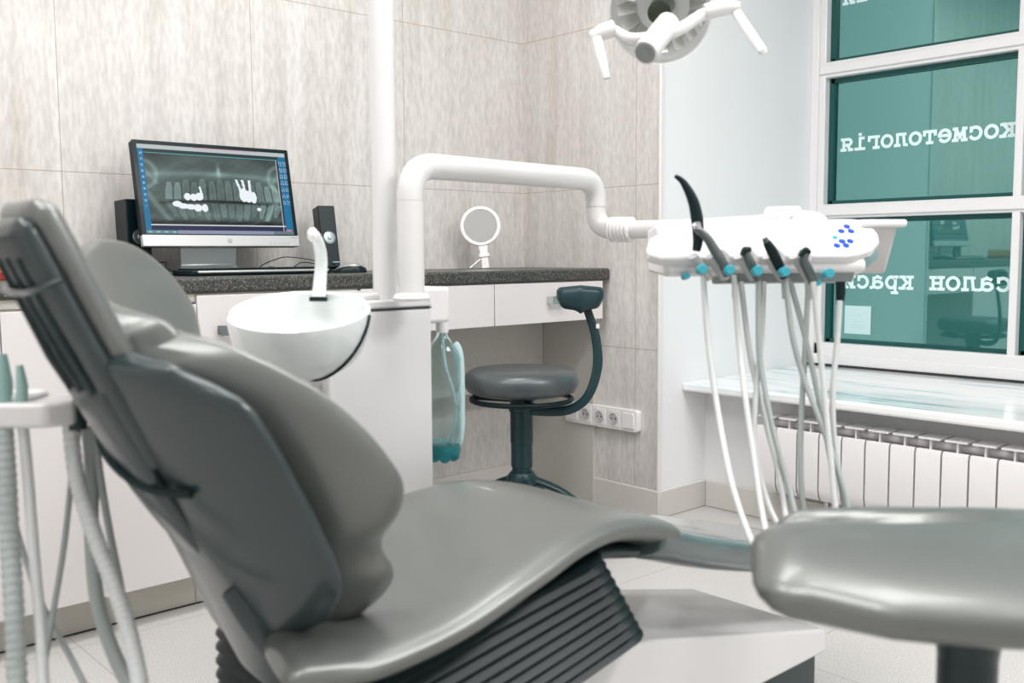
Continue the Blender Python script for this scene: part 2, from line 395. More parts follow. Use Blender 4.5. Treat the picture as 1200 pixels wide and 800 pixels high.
obj('lettering', letter_bm('стоматологія', 1.462, AD*.90, 1.945, .042, .0115, LX), LETTER, win, smooth=False)
nt = thing('paper_notice', 'small square pale paper notice stuck to the lower window pane', 'notice', (XW+.0475, 2.03, .615))
obj('sheet', B(-.0006, .0006, -.055, .06, 0, .115), mat('notice_paper', (.55, .74, .74), .7), nt)
for k, (w, z) in enumerate(((.03, .075), (.05, .05), (.06, .035), (.06, .025))):
    obj('printed_line', B(-.001, -.0005, -w/2, w/2, z, z+.002), mat('notice_ink', (.40, .60, .60), .7), nt)

# ------------------------------------------------------------------ radiator
rad = thing('radiator', 'white sectional aluminium radiator under the marbled window sill', 'radiator', (2.90, 1.0, .12))
xf = 2.872; sec = .0805; y_l = 1.925; nsec = 23
rzt = .36
for i in range(nsec):
    y1 = y_l-i*sec; y0 = y1-sec+.006
    if y0 < YN+.05: break
    bm = bmesh.new()
    prof = [(xf+.02, .135), (xf+.006, .15), (xf, .175), (xf, rzt-.012), (xf+.005, rzt), (xf+.018, rzt), (xf+.018, .135)]
    vs0 = [bm.verts.new((a, y0, b)) for a, b in prof]; vs1 = [bm.verts.new((a, y1, b)) for a, b in prof]
    bm.faces.new(vs0); bm.faces.new(vs1[::-1])
    for k in range(len(prof)): bm.faces.new((vs0[k], vs1[k], vs1[(k+1) % len(prof)], vs0[(k+1) % len(prof)]))
    box(bm, xf+.016, xf+.085, (y0+y1)/2-.003, (y0+y1)/2+.003, .14, rzt+.032)
    box(bm, xf+.004, xf+.088, y0+.004, y1-.004, rzt+.030, rzt+.036)       # top cap with gap to the header
    obj('section', bm, RADM, rad, world=True, bevel=.002)
obj('header_tube', T_([(xf+.055, y_l-.005, rzt+.008), (xf+.055, YN+.1, rzt+.008)], .016), RADM, rad, world=True)
obj('lower_tube', T_([(xf+.055, y_l-.005, .17), (xf+.055, YN+.1, .17)], .016), RADM, rad, world=True)
obj('valve', T_([(xf+.055, y_l-.24, .15), (xf+.055, y_l-.24, .115), (xf+.055, y_l-.24, 0.0)], .011), STEEL, rad, world=True)
obj('rear_bracket', B(xf+.085, XR-.001, y_l-.2, y_l-.17, .16, .34), RADM, rad, world=True)
obj('rear_bracket', B(xf+.085, XR-.001, .4, .43, .16, .34), RADM, rad, world=True)

# ------------------------------------------------------------------ worktop, cabinets, drawers
YF = 2.466; TOP = .896
wt = obj('worktop', B(-1.55, XC-.002, YF-.002, YB-.001, .8545, TOP), GRAN, bevel=.008, seg=3); tag(wt, 'long dark speckled stone worktop along the tiled wall', 'worktop')
def handle_bm(x, z, y):
    bm = bmesh.new(); box(bm, x-.03, x-.022, y-.026, y, z-.012, z+.012); box(bm, x+.022, x+.03, y-.026, y, z-.012, z+.012)
    box(bm, x-.034, x+.034, y-.034, y-.026, z-.014, z+.014); return bm
cx = [-1.29, -.81, -.33, .15, .645, 1.12, 1.62]
clab = ['white base cabinet at the far left end of the worktop', 'white base cabinet, second from the left end of the worktop', 'white base cabinet, third from the left end of the worktop',
        'white base cabinet at the extreme left edge, only a sliver in view', 'white base cabinet behind the chair headrest', 'white base cabinet with a chrome handle behind the spittoon bowl']
for i in range(3, 6):
    a, b = cx[i], cx[i+1]
    c = thing('base_cabinet', clab[i], 'cabinet', ((a+b)/2, YF+.25, 0), group='base cabinets under the worktop')
    obj('body', B(a+.001, b-.001, YF+.022, YB-.012, .1, .853), LAM, c, world=True)
    obj('toe_kick', B(a+.001, b-.001, YF+.075, YF+.095, 0, .099), LAMG, c, world=True)
    obj('floor_gap', B(a+.001, b-.001, YF+.073, YF+.076, 0, .004), DARKM, c, world=True)
    obj('grip_rail', B(a+.001, b-.001, YF+.012, YF+.021, .832, .853), LAMG, c, world=True)
    d = obj('door', B(a+.0015, b-.0015, YF+.001, YF+.02, .102, .826 if i < 5 else .848), LAM, c, world=True, bevel=.0015)
    if i == 5: obj('handle', handle_bm(a+.085, .755, YF+.001), mat('dark_chrome', (.20, .24, .24), .2, 1), d, world=True, bevel=.001)
du = thing('desk_drawer_unit', 'shallow white two-drawer desk unit under the right end of the worktop', 'desk', (2.15, YF+.2, 0))
obj('body', B(1.622, 2.685, YF+.022, 2.80, .712, .853), LAM, du, world=True)
obj('side_panel', B(XC-.014, XC-.001, 2.543, YB-.014, 0.0, .853), BOARD, du, world=True)
obj('side_edge', B(XC-.0155, XC-.0005, 2.537, 2.543, 0.0, .853), LAMG, du, world=True)
obj('modesty_panel', B(1.622, XC-.016, 2.81, 2.826, .43, .853), BOARD, du, world=True)
for a, b in ((1.63, 2.153), (2.157, 2.683)):
    d = obj('drawer', B(a, b, YF+.001, YF+.02, .711, .850), LAM, du, world=True, bevel=.0015)
    hx = 2.425 if a > 2 else 1.88
    obj('handle', handle_bm(hx, .79, YF+.001), CHROME, d, world=True, bevel=.001)

# ------------------------------------------------------------------ sockets
so = thing('socket_strip', 'white five-gang wall plate with three round sockets and two blank rockers', 'socket', (XC-.015, 2.495, .34))
yc_, zc_ = 2.495, .342
bm = bmesh.new(); prism(bm, rpoly(.366, .08, .012), (XC-.0145, yc_, zc_), (0, 1, 0), (0, 0, 1), (1, 0, 0), -.01, .0145)
obj('frame', bm, WHITEP, so, world=True, bevel=.002)
for k in range(5):
    y = yc_+.142-.071*k
    bm = bmesh.new()
    if k in (0, 4):
        prism(bm, rpoly(.056, .056, .004), (XC-.025, y, zc_), (0, 1, 0), (0, 0, 1), (1, 0, 0), -.004, .002); obj('rocker', bm, WHITEP, so, world=True, bevel=.001)
    else:
        prism(bm, rpoly(.058, .06, .003), (XC-.025, y, zc_), (0, 1, 0), (0, 0, 1), (1, 0, 0), -.002, .002)
        s = obj('socket', bm, WHITEP, so, world=True, bevel=.001)
        bm = bmesh.new(); lathe(bm, [(.0215, -.001), (.0215, .003), (.0195, .003), (.0190, .0006), (0, .0006)], (XC-.0270, y, zc_), (-1, 0, 0), 28); obj('socket_ring', bm, mat('socket_well', (.5, .5, .5), .5), s, world=True)
        bm = bmesh.new()
        for sy in (-1, 1): lathe(bm, [(.0032, 0.0), (.0032, .0012), (0, .0012)], (XC-.0272, y+sy*.0095, zc_), (-1, 0, 0), 12)
        obj('pin_hole', bm, DARKM, s, world=True)

# ------------------------------------------------------------------ monitor with dental x-ray
mo = thing('monitor', 'silver and black desktop monitor showing a panoramic dental x-ray', 'monitor', (1.33, 2.77, TOP))
ML, MR = 1.088, 1.574; MW = MR-ML; tilt = radians(11)
mo_o = Vector((ML, 2.725, .979)); mu = Vector((1, 0, 0)); mv = Vector((0, sin(tilt), cos(tilt))); mn = mu.cross(mv)
MH = .304; CH = .032
bm = bmesh.new(); prism(bm, rpoly(MW, MH, .006, 4, MW/2, MH/2), mo_o, mu, mv, -mn, .002, .026); obj('housing', bm, BLACK, mo, world=True, bevel=.003)
bm = bmesh.new(); prism(bm, rpoly(MW+.002, MH-CH, .004, 4, MW/2, CH+(MH-CH)/2), mo_o, mu, mv, -mn, -.0015, .0025); obj('bezel', bm, BLACKG, mo, world=True, bevel=.001)
bm = bmesh.new(); prism(bm, rpoly(MW+.004, CH+.001, .003, 4, MW/2, CH/2), mo_o, mu, mv, -mn, -.004, .012); chin = obj('chin', bm, SILVER, mo, world=True, bevel=.0015)
# round badge and small marks on the chin
bm = bmesh.new()
lathe(bm, [(.0085, .0002), (.0085, .0006), (.0074, .0006), (.0074, .0002)], mo_o+mu*MW*.53+mv*CH*.5-(-mn)*.004, mn, 24)
for dx, h, h2 in ((-.0035, .0065, -.002), (-.0008, .0025, -.002), (.0016, .003, -.0065), (.0042, .003, -.002)):
    rbox(bm, mo_o+mu*(MW*.53+dx)+mv*(CH*.5+(h+h2)/2)+mn*.0045, mu+mv*.3, mv-mu*.3, mn, .0006, (h-h2)/2, .0003)
rbox(bm, mo_o+mu*(MW*.53-.0021)+mv*(CH*.5+.003)+mn*.0045, mu, mv, mn, .0016, .0005, .0003); rbox(bm, mo_o+mu*(MW*.53+.0031)+mv*(CH*.5+.003)+mn*.0045, mu, mv, mn, .0016, .0005, .0003)
obj('badge', bm, mat('badge_silver', (.72, .74, .74), .2, .6), chin, world=True)
for k in range(5):
    bm = bmesh.new(); rbox(bm, mo_o+mu*(MW*(.80+.032*k))+mv*.009+mn*.0043, mu, mv, mn, .0025, .001, .0004); obj('button', bm, mat('button_grey', (.33, .34, .35), .5), chin, world=True)
bm = bmesh.new(); rbox(bm, mo_o+mu*(MW*.965)+mv*.026+mn*.0043, mu, mv, mn, .012, .0008, .0003); obj('model_print', bm, mat('print_grey', (.3, .3, .3), .5), chin, world=True)
# stand
bm = bmesh.new()
lo = [(1.205, 2.79, TOP+.012), (1.385, 2.79, TOP+.012), (1.385, 2.85, TOP+.012), (1.205, 2.85, TOP+.012)]
st = []
for t, hw, yy, z in ((0, .093, 2.74, TOP+.006), (.08, .093, 2.76, TOP+.012), (.3, .086, 2.775, .925), (.7, .088, 2.772, .96), (1, .092, 2.768, 1.02), (1.1, .092, 2.768, 1.06)):
    st.append([(1.302-hw, yy), (1.302+hw, yy), (1.302+hw, yy+.018), (1.302-hw, yy+.018), z])
rg = [[bm.verts.new((a, b, q[4])) for a, b in q[:4]] for q in st]
for a, b in zip(rg, rg[1:]):
    for k in range(4): bm.faces.new((a[k], a[(k+1) % 4], b[(k+1) % 4], b[k]))
bm.faces.new(rg[0][::-1]); bm.faces.new(rg[-1]); obj('neck', bm, mat('stand_metal', (.42, .46, .46), .35, .6), mo, world=True, bevel=.003)
bm = bmesh.new(); prism(bm, rpoly(.21, .155, .02, 5), (1.302, 2.80, TOP+.0005), (1, 0, 0), (0, 1, 0), (0, 0, 1), 0, .008); obj('foot', bm, SILVER, mo, world=True, bevel=.002)
# screen image on a vertex grid
SX0, SX1, SY0, SY1 = .012, MW-.012, CH+.004, MH-.012
NX, NY = 260, 150
def gs(x, s): return math.exp(-(x/s)**2)
def sn(x, y, k):  # cheap smooth noise
    return (sin(x*k*1.3+2.1*sin(y*k*.7))+sin(y*k*1.7+1.7*sin(x*k*.9+1))+sin((x+y)*k*2.3))/3
random.seed(3)
upt = [(.17+.055*i+(.01 if i > 4 else 0)) for i in range(14)]
def xr(s, t):
    if t < .045: return (.46, .52, .54) if not (.35 < s < .8 and t < .012) else (.55, .35, .42)
    if t > .962:
        if s < .2: return ((.55, .50, .48) if int(s*60) % 3 == 1 else (.06, .32, .36)) if .97 < t < .99 else (.10, .20, .26)
        return (.25, .27, .40) if s < .85 else (.12, .17, .22)
    if s < .036:
        c = (.0, .15, .32)
        if t < .7 and int(t*45) % 3 == 1 and .01 < s < .028 and sn(s*9, t*3, 40) > -.2: c = (.35, .48, .58)
        return c
    if s > .945:
        c = (.0, .15, .32)
        if .08 < t < .65 and int(t*38) % 3 != 0 and (int(s*170) % 3) and sn(s*6, t*2, 50) > -.1: c = (.30, .42, .52)
        if t > .93: c = (.6, .2, .2) if t > .94 and s < .985 else c
        return c
    if t < .085: return (.015, .03, .03)
    if t < .095: return (.08, .42, .50)
    if .895 < t < .91 or .925 < s < .932: return (.62, .68, .70)
    if t > .91: return (.012, .012, .06)
    if s > .932: return (.02, .03, .04)
    x = (s-.48)/.45; y = t
    v = .045+.015*sn(s, t, 14)+.012*sn(s, t, 33)
    v += .10*gs(y-.30-.04*x*x, .03)*(1 if abs(x) < 1 else 0)+.05*gs(y-.34, .10)
    v += .28*gs(s-.51, .012)*gs(y-.27, .06)+.12*gs(s-.51, .05)*gs(y-.31, .03)
    v += .05*gs(x*x+((y-.45)*3)**2-.9, .5)
    # ramus shadows
    for sg in (-1, 1):
        v += .14*gs(hypot((x-sg*1.02)*1.0, (y-.33)*1.2)-.18, .03); v += .12*gs((x*sg-.93)+(y-.62)*.9, .05)*(1 if .38 < y < .85 else 0)
        v += .08*gs((x*sg-.78)-(.5-y)*1.0, .03)*(1 if y < .45 else 0)
    v -= .07*gs(y-.62-.05*x*x, .018)*(1 if abs(x) < .85 else .2)
    for i, c in enumerate(upt):                       # upper and lower teeth
        q = (i-6.5)/6.5; top = .40-.03*cos(q*2)+.02*sin(i*2.7); xx = s-c-(y-.5)*.06*q
        if top < y < .605: w = .0185*min(1, .45+(y-top)/.13); v += (.16 if i in (0, 1, 12, 13) else .07+.02*sin(i*1.9))*(1 if abs(xx) < w else gs(abs(xx)-w, .004)*.8)+.05*gs(abs(xx)-w, .003)
        bot = .80+.03*sin(i*1.7)+.03*(1-q*q); xx = s-c-.006+(y-.7)*(.25*q)
        if .645 < y < bot: w = .0165*min(1, .45+(bot-y)/.14); v += (.14 if i > 10 else .06+.02*sin(i*2.3))*(1 if abs(xx) < w else gs(abs(xx)-w, .004)*.8)+.04*gs(abs(xx)-w, .003)
    v += .05*gs(y-.80-.03*x*x, .05)-.05*gs(y-.88, .05)
    v += .03*abs(sn(s*1.6, t*.5, 60))*(1 if .4 < y < .85 else .4)
    g = (max(v*.62, 0), max(v*.92, 0), max(v*.88, 0))
    wh = False
    for cx_, cy_, rx_, ry_ in ((.285, .575, .022, .042), (.325, .58, .022, .042), (.362, .57, .026, .045), (.215, .66, .03, .033), (.255, .685, .035, .03), (.30, .69, .03, .032), (.345, .70, .028, .042), (.392, .70, .02, .045),
                           (.668, .535, .03, .08), (.70, .55, .03, .07), (.735, .56, .022, .07), (.765, .70, .015, .02)):
        if ((s-cx_)/rx_)**2+((t-cy_)/ry_)**2 < 1: wh = True
    if abs(s-(.377+(t-.52)*.08)) < .006*(1+(t-.47)*8) and .45 < t < .56: wh = True
    for a, b in ((.625, .655), (.668, .682), (.716, .716)):
        if .35 < t < .52 and abs(s-(a+(b-a)*(t-.35)/.17)) < .007+.0025*(int(t*110) % 2): wh = True
    if wh: return (.80, .86, .90)
    return g
bm = bmesh.new(); cl = bm.loops.layers.float_color.new('screen')
vv = [[bm.verts.new(mo_o+mu*(SX0+(SX1-SX0)*i/NX)+mv*(SY1-(SY1-SY0)*j/NY)+mn*.0019) for i in range(NX+1)] for j in range(NY+1)]
for j in range(NY):
    for i in range(NX):
        f = bm.faces.new((vv[j][i], vv[j+1][i], vv[j+1][i+1], vv[j][i+1])); c = xr((i+.5)/NX, (j+.5)/NY)
        for l in f.loops: l[cl] = (*c, 1)
SCR = mat('lit_screen', (.004, .004, .004), .4, spec=.25); a_ = nd(SCR, 'ShaderNodeVertexColor'); a_.layer_name = 'screen'
lk(SCR, a_.outputs[0], SCR.node_tree.nodes['Principled BSDF'].inputs['Emission Color']); SCR.node_tree.nodes['Principled BSDF'].inputs['Emission Strength'].default_value = 1.0
obj('screen', bm, SCR, mo, world=True, smooth=False)

# ------------------------------------------------------------------ keyboard, mouse, speakers, cables
kb = thing('keyboard', 'slim black and silver keyboard in front of the monitor', 'keyboard', (1.41, 2.66, TOP))
bm = bmesh.new(); prism(bm, rpoly(.445, .135, .012), (1.385, 2.655, TOP+.0005), (1, 0, 0), (0, 1, 0), (0, 0, 1), 0, .016); obj('case', bm, BLACK, kb, world=True, bevel=.004)
obj('front_edge', B(1.18, 1.595, 2.584, 2.590, TOP+.008, TOP+.0145), SILVER, kb, world=True, bevel=.002)
for r in range(5):
    for c in range(20):
        if c < 20:
            x = 1.175+c*.0212; y = 2.603+r*.021
            obj('key', B(x, x+.0185, y, y+.0175, TOP+.0165, TOP+.0205), BLACK, kb, world=True, bevel=.001) if True else 0
ms = thing('mouse', 'black and silver computer mouse beside the right speaker', 'mouse', (1.676, 2.60, TOP))
def mouse_bm(z0, sc, z1):
    bm = bmesh.new(); st = []
    for k in range(9):
        t = -1+2*k/8; w = .031*sqrt(max(.05, 1-t**4))*sc; h = (.034*(1-.45*(t-.25)**2-.25*abs(t)**3))*z1
        st.append((Vector((1.676, 2.60, TOP+z0))+Vector((.742, -.67, 0))*t*.05*sc, (.67, .742, 0), (0, 0, 1), w, max(h, .006), .001, lambda u: 0))
    loft(bm, st, 20, .004, .004, .8); return bm
obj('base', mouse_bm(.002, 1, .80), BLACKG, ms, world=True); obj('top_shell', mouse_bm(.0055, .88, .86), mat('mouse_grey', (.30, .31, .31), .3, .3), ms, world=True)
bm = T_([(1.645, 2.628, TOP+.026), (1.641, 2.632, TOP+.029), (1.637, 2.636, TOP+.026)], .004, seg=8); obj('wheel', bm, BLACK, ms, world=True)
def speaker(c, lab, hgt=.205, wid=.058, dep=.05, lean=12, rz=-.15):
    s = thing('speaker', lab, 'speaker', c, rz, 'pair of slim desktop speakers beside the monitor')
    bm = bmesh.new(); L = radians(lean); v = Vector((0, sin(L), cos(L))); n = Vector((0, -cos(L), sin(L)))
    prism(bm, rpoly(wid, hgt, .003, 3, 0, hgt/2), (0, -.01, .010), (1, 0, 0), v, n, -dep/2, dep/2); obj('cabinet', bm, BLACKG, s, bevel=.003)
    o = Vector((0, -.01, .010))+n*(dep/2)
    obj('driver', L_([(.021, -.001), (.021, .002), (.017, .0035), (.008, .001), (0, .004)], o+v*hgt*.48, n, 24), mat('driver_cone', (.30, .35, .36), .25, .7), s)
    obj('dust_cap', L_([(.007, .0015), (.005, .005), (0, .006)], o+v*hgt*.48, n, 16), SILVER, s)
    bm = bmesh.new(); rbox(bm, o+v*.018+Vector((.014, 0, 0)), (1, 0, 0), v, n, .011, .0014, .0004); obj('brand_print', bm, mat('speaker_print', (.35, .6, .65), .5), s)
    obj('tweeter_mark', L_([(.003, 0), (.003, .001), (0, .001)], o+v*hgt*.72, n, 10), SHELLD, s)
    obj('foot', B(-wid/2, wid/2, -dep/2-.012, dep/2, .0005, .010), BLACK, s, bevel=.002)
    return s
speaker((1.725, 2.80, TOP), 'slim black desktop speaker on the right of the monitor, beside the mouse')
speaker((1.10, 2.83, TOP), 'slim black desktop speaker on the left, half hidden behind the monitor', lean=3, rz=.1, wid=.07, dep=.07)
def cable(name, pts, lab, r=.0016):
    o = obj(name, T_(spline(pts, 8), r, seg=6), RUBBER); tag(o, lab, 'cable'); return o
zt = TOP+.002
cable('cable', [(1.17, 2.895, zt), (1.14, 2.86, zt+.01), (1.15, 2.83, zt+.028), (1.18, 2.80, zt+.036), (1.165, 2.76, zt+.02), (1.19, 2.735, zt+.006)], 'thin black cable arching behind the left end of the keyboard')
cable('cable', [(1.43, 2.725, zt+.001), (1.45, 2.735, zt+.022), (1.51, 2.76, zt+.040), (1.58, 2.80, zt+.048), (1.66, 2.77, zt+.034), (1.69, 2.74, zt+.004)], 'thin black cable looped high behind the right end of the keyboard')
cable('cable', [(1.43, 2.74, zt+.001), (1.50, 2.77, zt+.018), (1.55, 2.76, zt+.006), (1.61, 2.77, zt+.03), (1.66, 2.75, zt+.022), (1.70, 2.72, zt+.002)], 'thin black cable crossing low behind the right end of the keyboard')
# orange box and red booklet at the left
c = Vector((.66, 2.70, TOP))
bm = B(c.x-.10, c.x+.05, c.y-.09, c.y+.07, TOP+.0005, TOP+.017); o = obj('booklet', bm, RED, bevel=.002); tag(o, 'dark red booklet lying on the worktop under the orange box', 'book')
obk = thing('carton', 'orange card box lying on the dark red booklet at the left edge', 'box', (c.x, c.y, TOP+.018))
obj('box_body', B(c.x-.10, c.x+.048, c.y-.085, c.y+.065, TOP+.018, TOP+.047), ORANGE, obk, world=True, bevel=.002)
obj('box_lid', B(c.x-.101, c.x+.049, c.y-.086, c.y+.066, TOP+.047, TOP+.060), mat('pale_orange_card', (.88, .55, .28), .5), obk, world=True, bevel=.002)

# ------------------------------------------------------------------ standing hand mirror
hm = thing('hand_mirror', 'round white hand mirror propped on its wire stand on the worktop', 'mirror', (2.36, 2.79, TOP))
mc = hit(563, 265, 1, 2.80); f = (EYE-mc); f.z = .0; f.normalize(); f = (f+Vector((0, 0, .18))).normalized()
u_ = Vector((0, 0, 1)).cross(f).normalized(); v_ = f.cross(u_)
R1 = .075; bm = bmesh.new(); lathe(bm, [(R1, -.004), (R1, .004), (R1-.003, .007), (R1-.012, .007), (R1-.0135, .003), (R1-.0135, -.004)], mc, f, 48, close=True); obj('rim', bm, WHITEP, hm, world=True)
obj('mirror_disc', L_([(R1-.0135, -.003), (R1-.0135, .0025), (0, .0025)], mc, f, 48), MIRR, hm, world=True)
hd = (-v_+u_*.12).normalized(); side = f.cross(hd).normalized()
bm = bmesh.new(); hl = (mc.z-TOP)/abs(hd.z)-.002
prism(bm, [(R1-.004, -.017), (R1-.004, .017), (hl*.70, .013), (hl, .014), (hl, -.014), (hl*.70, -.013)], mc, hd, side, f, -.004, .004); obj('handle', bm, WHITEP, hm, world=True, bevel=.002)
bm = bmesh.new(); rbox(bm, mc+hd*(R1+.035), hd, side, f, .007, .019, .008); obj('collar', bm, WHITEP, hm, world=True, bevel=.002)
bm = bmesh.new(); p0 = mc+hd*(R1+.036)-f*.006
e1 = Vector((p0.x-.055, p0.y+.02, TOP+.003)); e2 = Vector((p0.x-.02, p0.y+.07, TOP+.003))
tube(bm, [p0, e1], .0022, seg=8); tube(bm, [p0+side*.01, e2], .0022, seg=8); tube(bm, [p0.lerp(e1, .5), (p0+side*.01).lerp(e2, .5)], .0018, seg=8); obj('wire_stand', bm, CHROME, hm, world=True)

# ------------------------------------------------------------------ clinic stool by the desk
def star_base(par, c, hub_z, R, m, z_leg=.05, rot=.3, n=5, wm=None):
    for k in range(n):
        a = rot+2*pi*k/n; d = Vector((cos(a), sin(a), 0))
        bm = bmesh.new(); tube(bm, spline([c+Vector((0, 0, hub_z))+d*.015, c+Vector((0, 0, hub_z*.80))+d*R*.5, c+Vector((0, 0, .085))+d*R], 6), [.020, .016, .012], seg=10, flat=.7)
        lg = obj('leg', bm, m, par, world=True)
        w = c+d*R; bm = bmesh.new(); s = d.cross(Vector((0, 0, 1)))
        for q in (-1, 1): lathe(bm, [(.026, -.008), (.029, -.004), (.029, .004), (.026, .008)], w+Vector((0, 0, .0295))+s*q*.014, s, 20)
        tube(bm, [w+Vector((0, 0, .03)), w+Vector((0, 0, .085))], .007, seg=8)
        obj('castor', bm, wm or BLACK, lg, world=True)
sc_ = at(611, 445, 3.1); SZ = sc_.z; sx, sy = sc_.x, sc_.y
stl = thing('stool', 'dark round clinic stool with a curved backrest arm, in front of the desk drawers', 'stool', (sx, sy, 0))
C0 = Vector((sx, sy, 0)); rs = .182
obj('seat', L_([(0, .038), (rs*.6, .038), (rs*.85, .034), (rs*.96, .022), (rs, .002), (rs*.985, -.018), (rs*.93, -.034), (rs*.8, -.042), (0, -.042)], (sx, sy, SZ), (0, 0, 1), 56), VINYLD, stl, world=True)
bm = bmesh.new(); rr = .158
tube(bm, [Vector((sx+rr*cos(a*2*pi/48), sy+rr*sin(a*2*pi/48), SZ-.060)) for a in range(49)], .008, seg=10, cap=False)
for a in (1.2, 2.3, 4.3): tube(bm, [C0+Vector((.02*cos(a), .02*sin(a), SZ-.066)), C0+Vector((rr*cos(a), rr*sin(a), SZ-.060))], .005, seg=8)
obj('lever_ring', bm, BLACK, stl, world=True)
obj('mechanism', L_([(.03, -.11), (.035, -.085), (.036, -.07), (.05, -.055), (.07, -.043), (0, -.043)], (sx, sy, SZ), (0, 0, 1), 24), BLACK, stl, world=True)
obj('gas_column', L_([(.024, .14), (.028, .16), (.031, .165), (.031, .28), (.034, .282), (.034, SZ-.20), (.036, SZ-.198), (.036, SZ-.10), (.040, SZ-.098), (.040, SZ-.085), (0, SZ-.085)], (sx, sy, 0), (0, 0, 1), 28), TEALD, stl, world=True)
obj('hub', L_([(.045, .15), (.05, .17), (.048, .25), (.036, .265), (0, .265)], (sx, sy, 0), (0, 0, 1), 24), TEALD, stl, world=True)
star_base(stl, C0, .245, .27, TEALD, rot=-.80)
# backrest arm: out from under the seat, up and around to the pad
ap = [at(600, 478, 3.1), at(645, 482, 3.08), at(672, 478, 3.06), at(690, 462, 3.05), at(700, 430, 3.05), at(698, 395, 3.05), at(688, 362, 3.05), at(684, 352, 3.05)]
obj('backrest_arm', T_(spline(ap, 7), [.016, .015, .014, .015, .013, .013], seg=10, flat=.45, up=(.67, .742, 0)), TEALD, stl, world=True)
pc = at(680, 349, 3.03)
bm = bmesh.new(); st = []
la = Vector((.67, .742, 0)); ax = Vector((.742, -.67, 0))
for k in range(13):
    t = -1+2*k/12
    st.append((pc+ax*t*.058-la*(.018*(1-abs(t))), (.0, 0, 1), tuple(-la), .034+.006*(1-abs(t)), .030, .030, lambda u: 0))
loft(bm, st, 24, .016, .016, .6)
for v in bm.verts:
    dz = v.co.z-pc.z; t = (v.co-pc).dot(ax)/.07
    if dz < 0: v.co += ax*(-t*.016*(-dz/.035)); v.co.z -= .006*max(0, 1-abs(t-.0)*3)*(-dz/.03)
obj('backrest_pad', bm, TEALD, stl, world=True)
bm = bmesh.new(); q = at(700.5, 382, 3.035); rbox(bm, q, ax, (0, 0, 1), la, .005, .007, .0006); 
obj('tag', bm, WHITEP, stl, world=True)

# ------------------------------------------------------------------ spittoon unit (water column)
un = thing('dental_unit', 'white spittoon column with water lines beside the dental chair', 'dental unit', (1.22, 1.72, 0))
UX0, UX1, UY0, UY1, UZ = 1.055, 1.264, 1.64, 1.86, .842
UX1 = hit(507, 450, 1, UY0).x; UX0 = hit(386, 460, 1, UY0).x
obj('body', B(UX0, UX1, UY0, UY1, .0, UZ), WHITE, un, world=True, bevel=.006, seg=3)
obj('shadow_gap', B(UX0+.001, UX1+.0005, UY0-.0005, UY1, UZ-.001, UZ+.002), SHELLD, un, world=True)
obj('top_plate', B(UX0+.0, UX1+.001, UY0-.001, UY1, UZ+.002, UZ+.020), WHITE, un, world=True, bevel=.005, seg=3)
obj('raised_block', B(hit(425, 350, 1, UY0+.02).x, hit(463, 350, 1, UY0+.02).x, UY0+.02, UY1-.02, UZ+.018, UZ+.034), WHITE, un, world=True, bevel=.005)
HY = UY0+.02; HX = hit(528, 355, 1, HY).x; HZ0 = hit(520, 378, 1, HY).z; HZ1 = hit(520, 336, 1, HY).z
sh = B(UX1-.004, HX, HY, HY+.085, HZ0, HZ1)
obj('side_holder', sh, WHITEP, un, world=True, bevel=.008, seg=3)
bc_z = at(351, 366, 1.71).z
obj('pedestal', B(UX0-.085, UX0+.01, UY0+.03, UY1-.03, 0.0, bc_z-.100), WHITE, un, world=True, bevel=.012, seg=3)
# the bowl
bc = at(351, 366, 1.71); bn = (Vector((0, 0, 1))-FW*.24).normalized()
bowl = thing('spittoon_bowl', 'white glazed spittoon bowl with curved rinse spout beside the column', 'bowl', tuple(bc))
rb = .1225
prof = []
for k in range(15):
    a = radians(2+86*k/14); prof.append((rb*sin(radians(90))*cos(a)**.62 if a < pi/2 else 0, -.108*sin(a)))
outer = [(0.030, -.111)]+[(rb*cos(radians(a))**.55, -.109*sin(radians(a))) for a in (80, 70, 60, 50, 40, 30, 20, 10, 3)]+[(rb, .002), (rb-.004, .006), (rb-.010, .003)]
inner = [((rb-.012)*cos(radians(a))**.6, -.012-.068*sin(radians(a))) for a in (3, 12, 22, 34, 46, 58, 70, 80)]+[(.01, -.083), (0, -.083)]
bm = bmesh.new(); lathe(bm, [(0, -.111)]+outer+inner, bc, bn, 64); obj('basin', bm, CERAM, bowl, world=True)
bs = bn.cross(FW).normalized()*-1; bf = bs.cross(bn).normalized()
# dark rubber seam down the right flank
sm = []
for a in (1, 8, 16, 26, 38, 50, 62, 72, 80):
    r_, h_ = rb*cos(radians(a))**.55+.0015, -.109*sin(radians(a))
    rt = RT - bn*RT.dot(bn); rt.normalize(); fr = bn.cross(rt)
    if fr.dot(FW) > 0: fr = -fr
    ph = radians(6+a*.75); sm.append(bc+bn*h_+(rt*cos(ph)+fr*sin(ph))*r_)
obj('rubber_seam', T_(spline(sm, 5), .0032, seg=8), RUBBER, bowl, world=True)
obj('drain_grate', L_([(.016, 0), (.016, .003), (0, .004)], bc-bn*.082, bn, 20), CHROME, bowl, world=True)
obj('neck', T_([bc-bn*.100+Vector((.01, .01, 0)), bc-bn*.118+Vector((.02, .03, 0)), Vector((UX0-.045, UY0+.10, bc.z-.125))], .036, seg=24, flat=.8), WHITE, bowl, world=True)
fp = [at(373, 352, 1.80), at(375, 330, 1.805), at(376.5, 305, 1.80), at(374, 288, 1.78), at(369, 276, 1.755), at(364, 275, 1.745)]
obj('spout', T_(spline(fp, 6), [.0135, .0122, .0113, .0107, .0098, .009], seg=16), CERAM, bowl, world=True)
obj('spout_tip', L_([(.009, -.006), (.0125, -.003), (.0125, .004), (.008, .009), (0, .01)], at(367, 275, 1.745), -RT, 16), WHITEP, bowl, world=True)
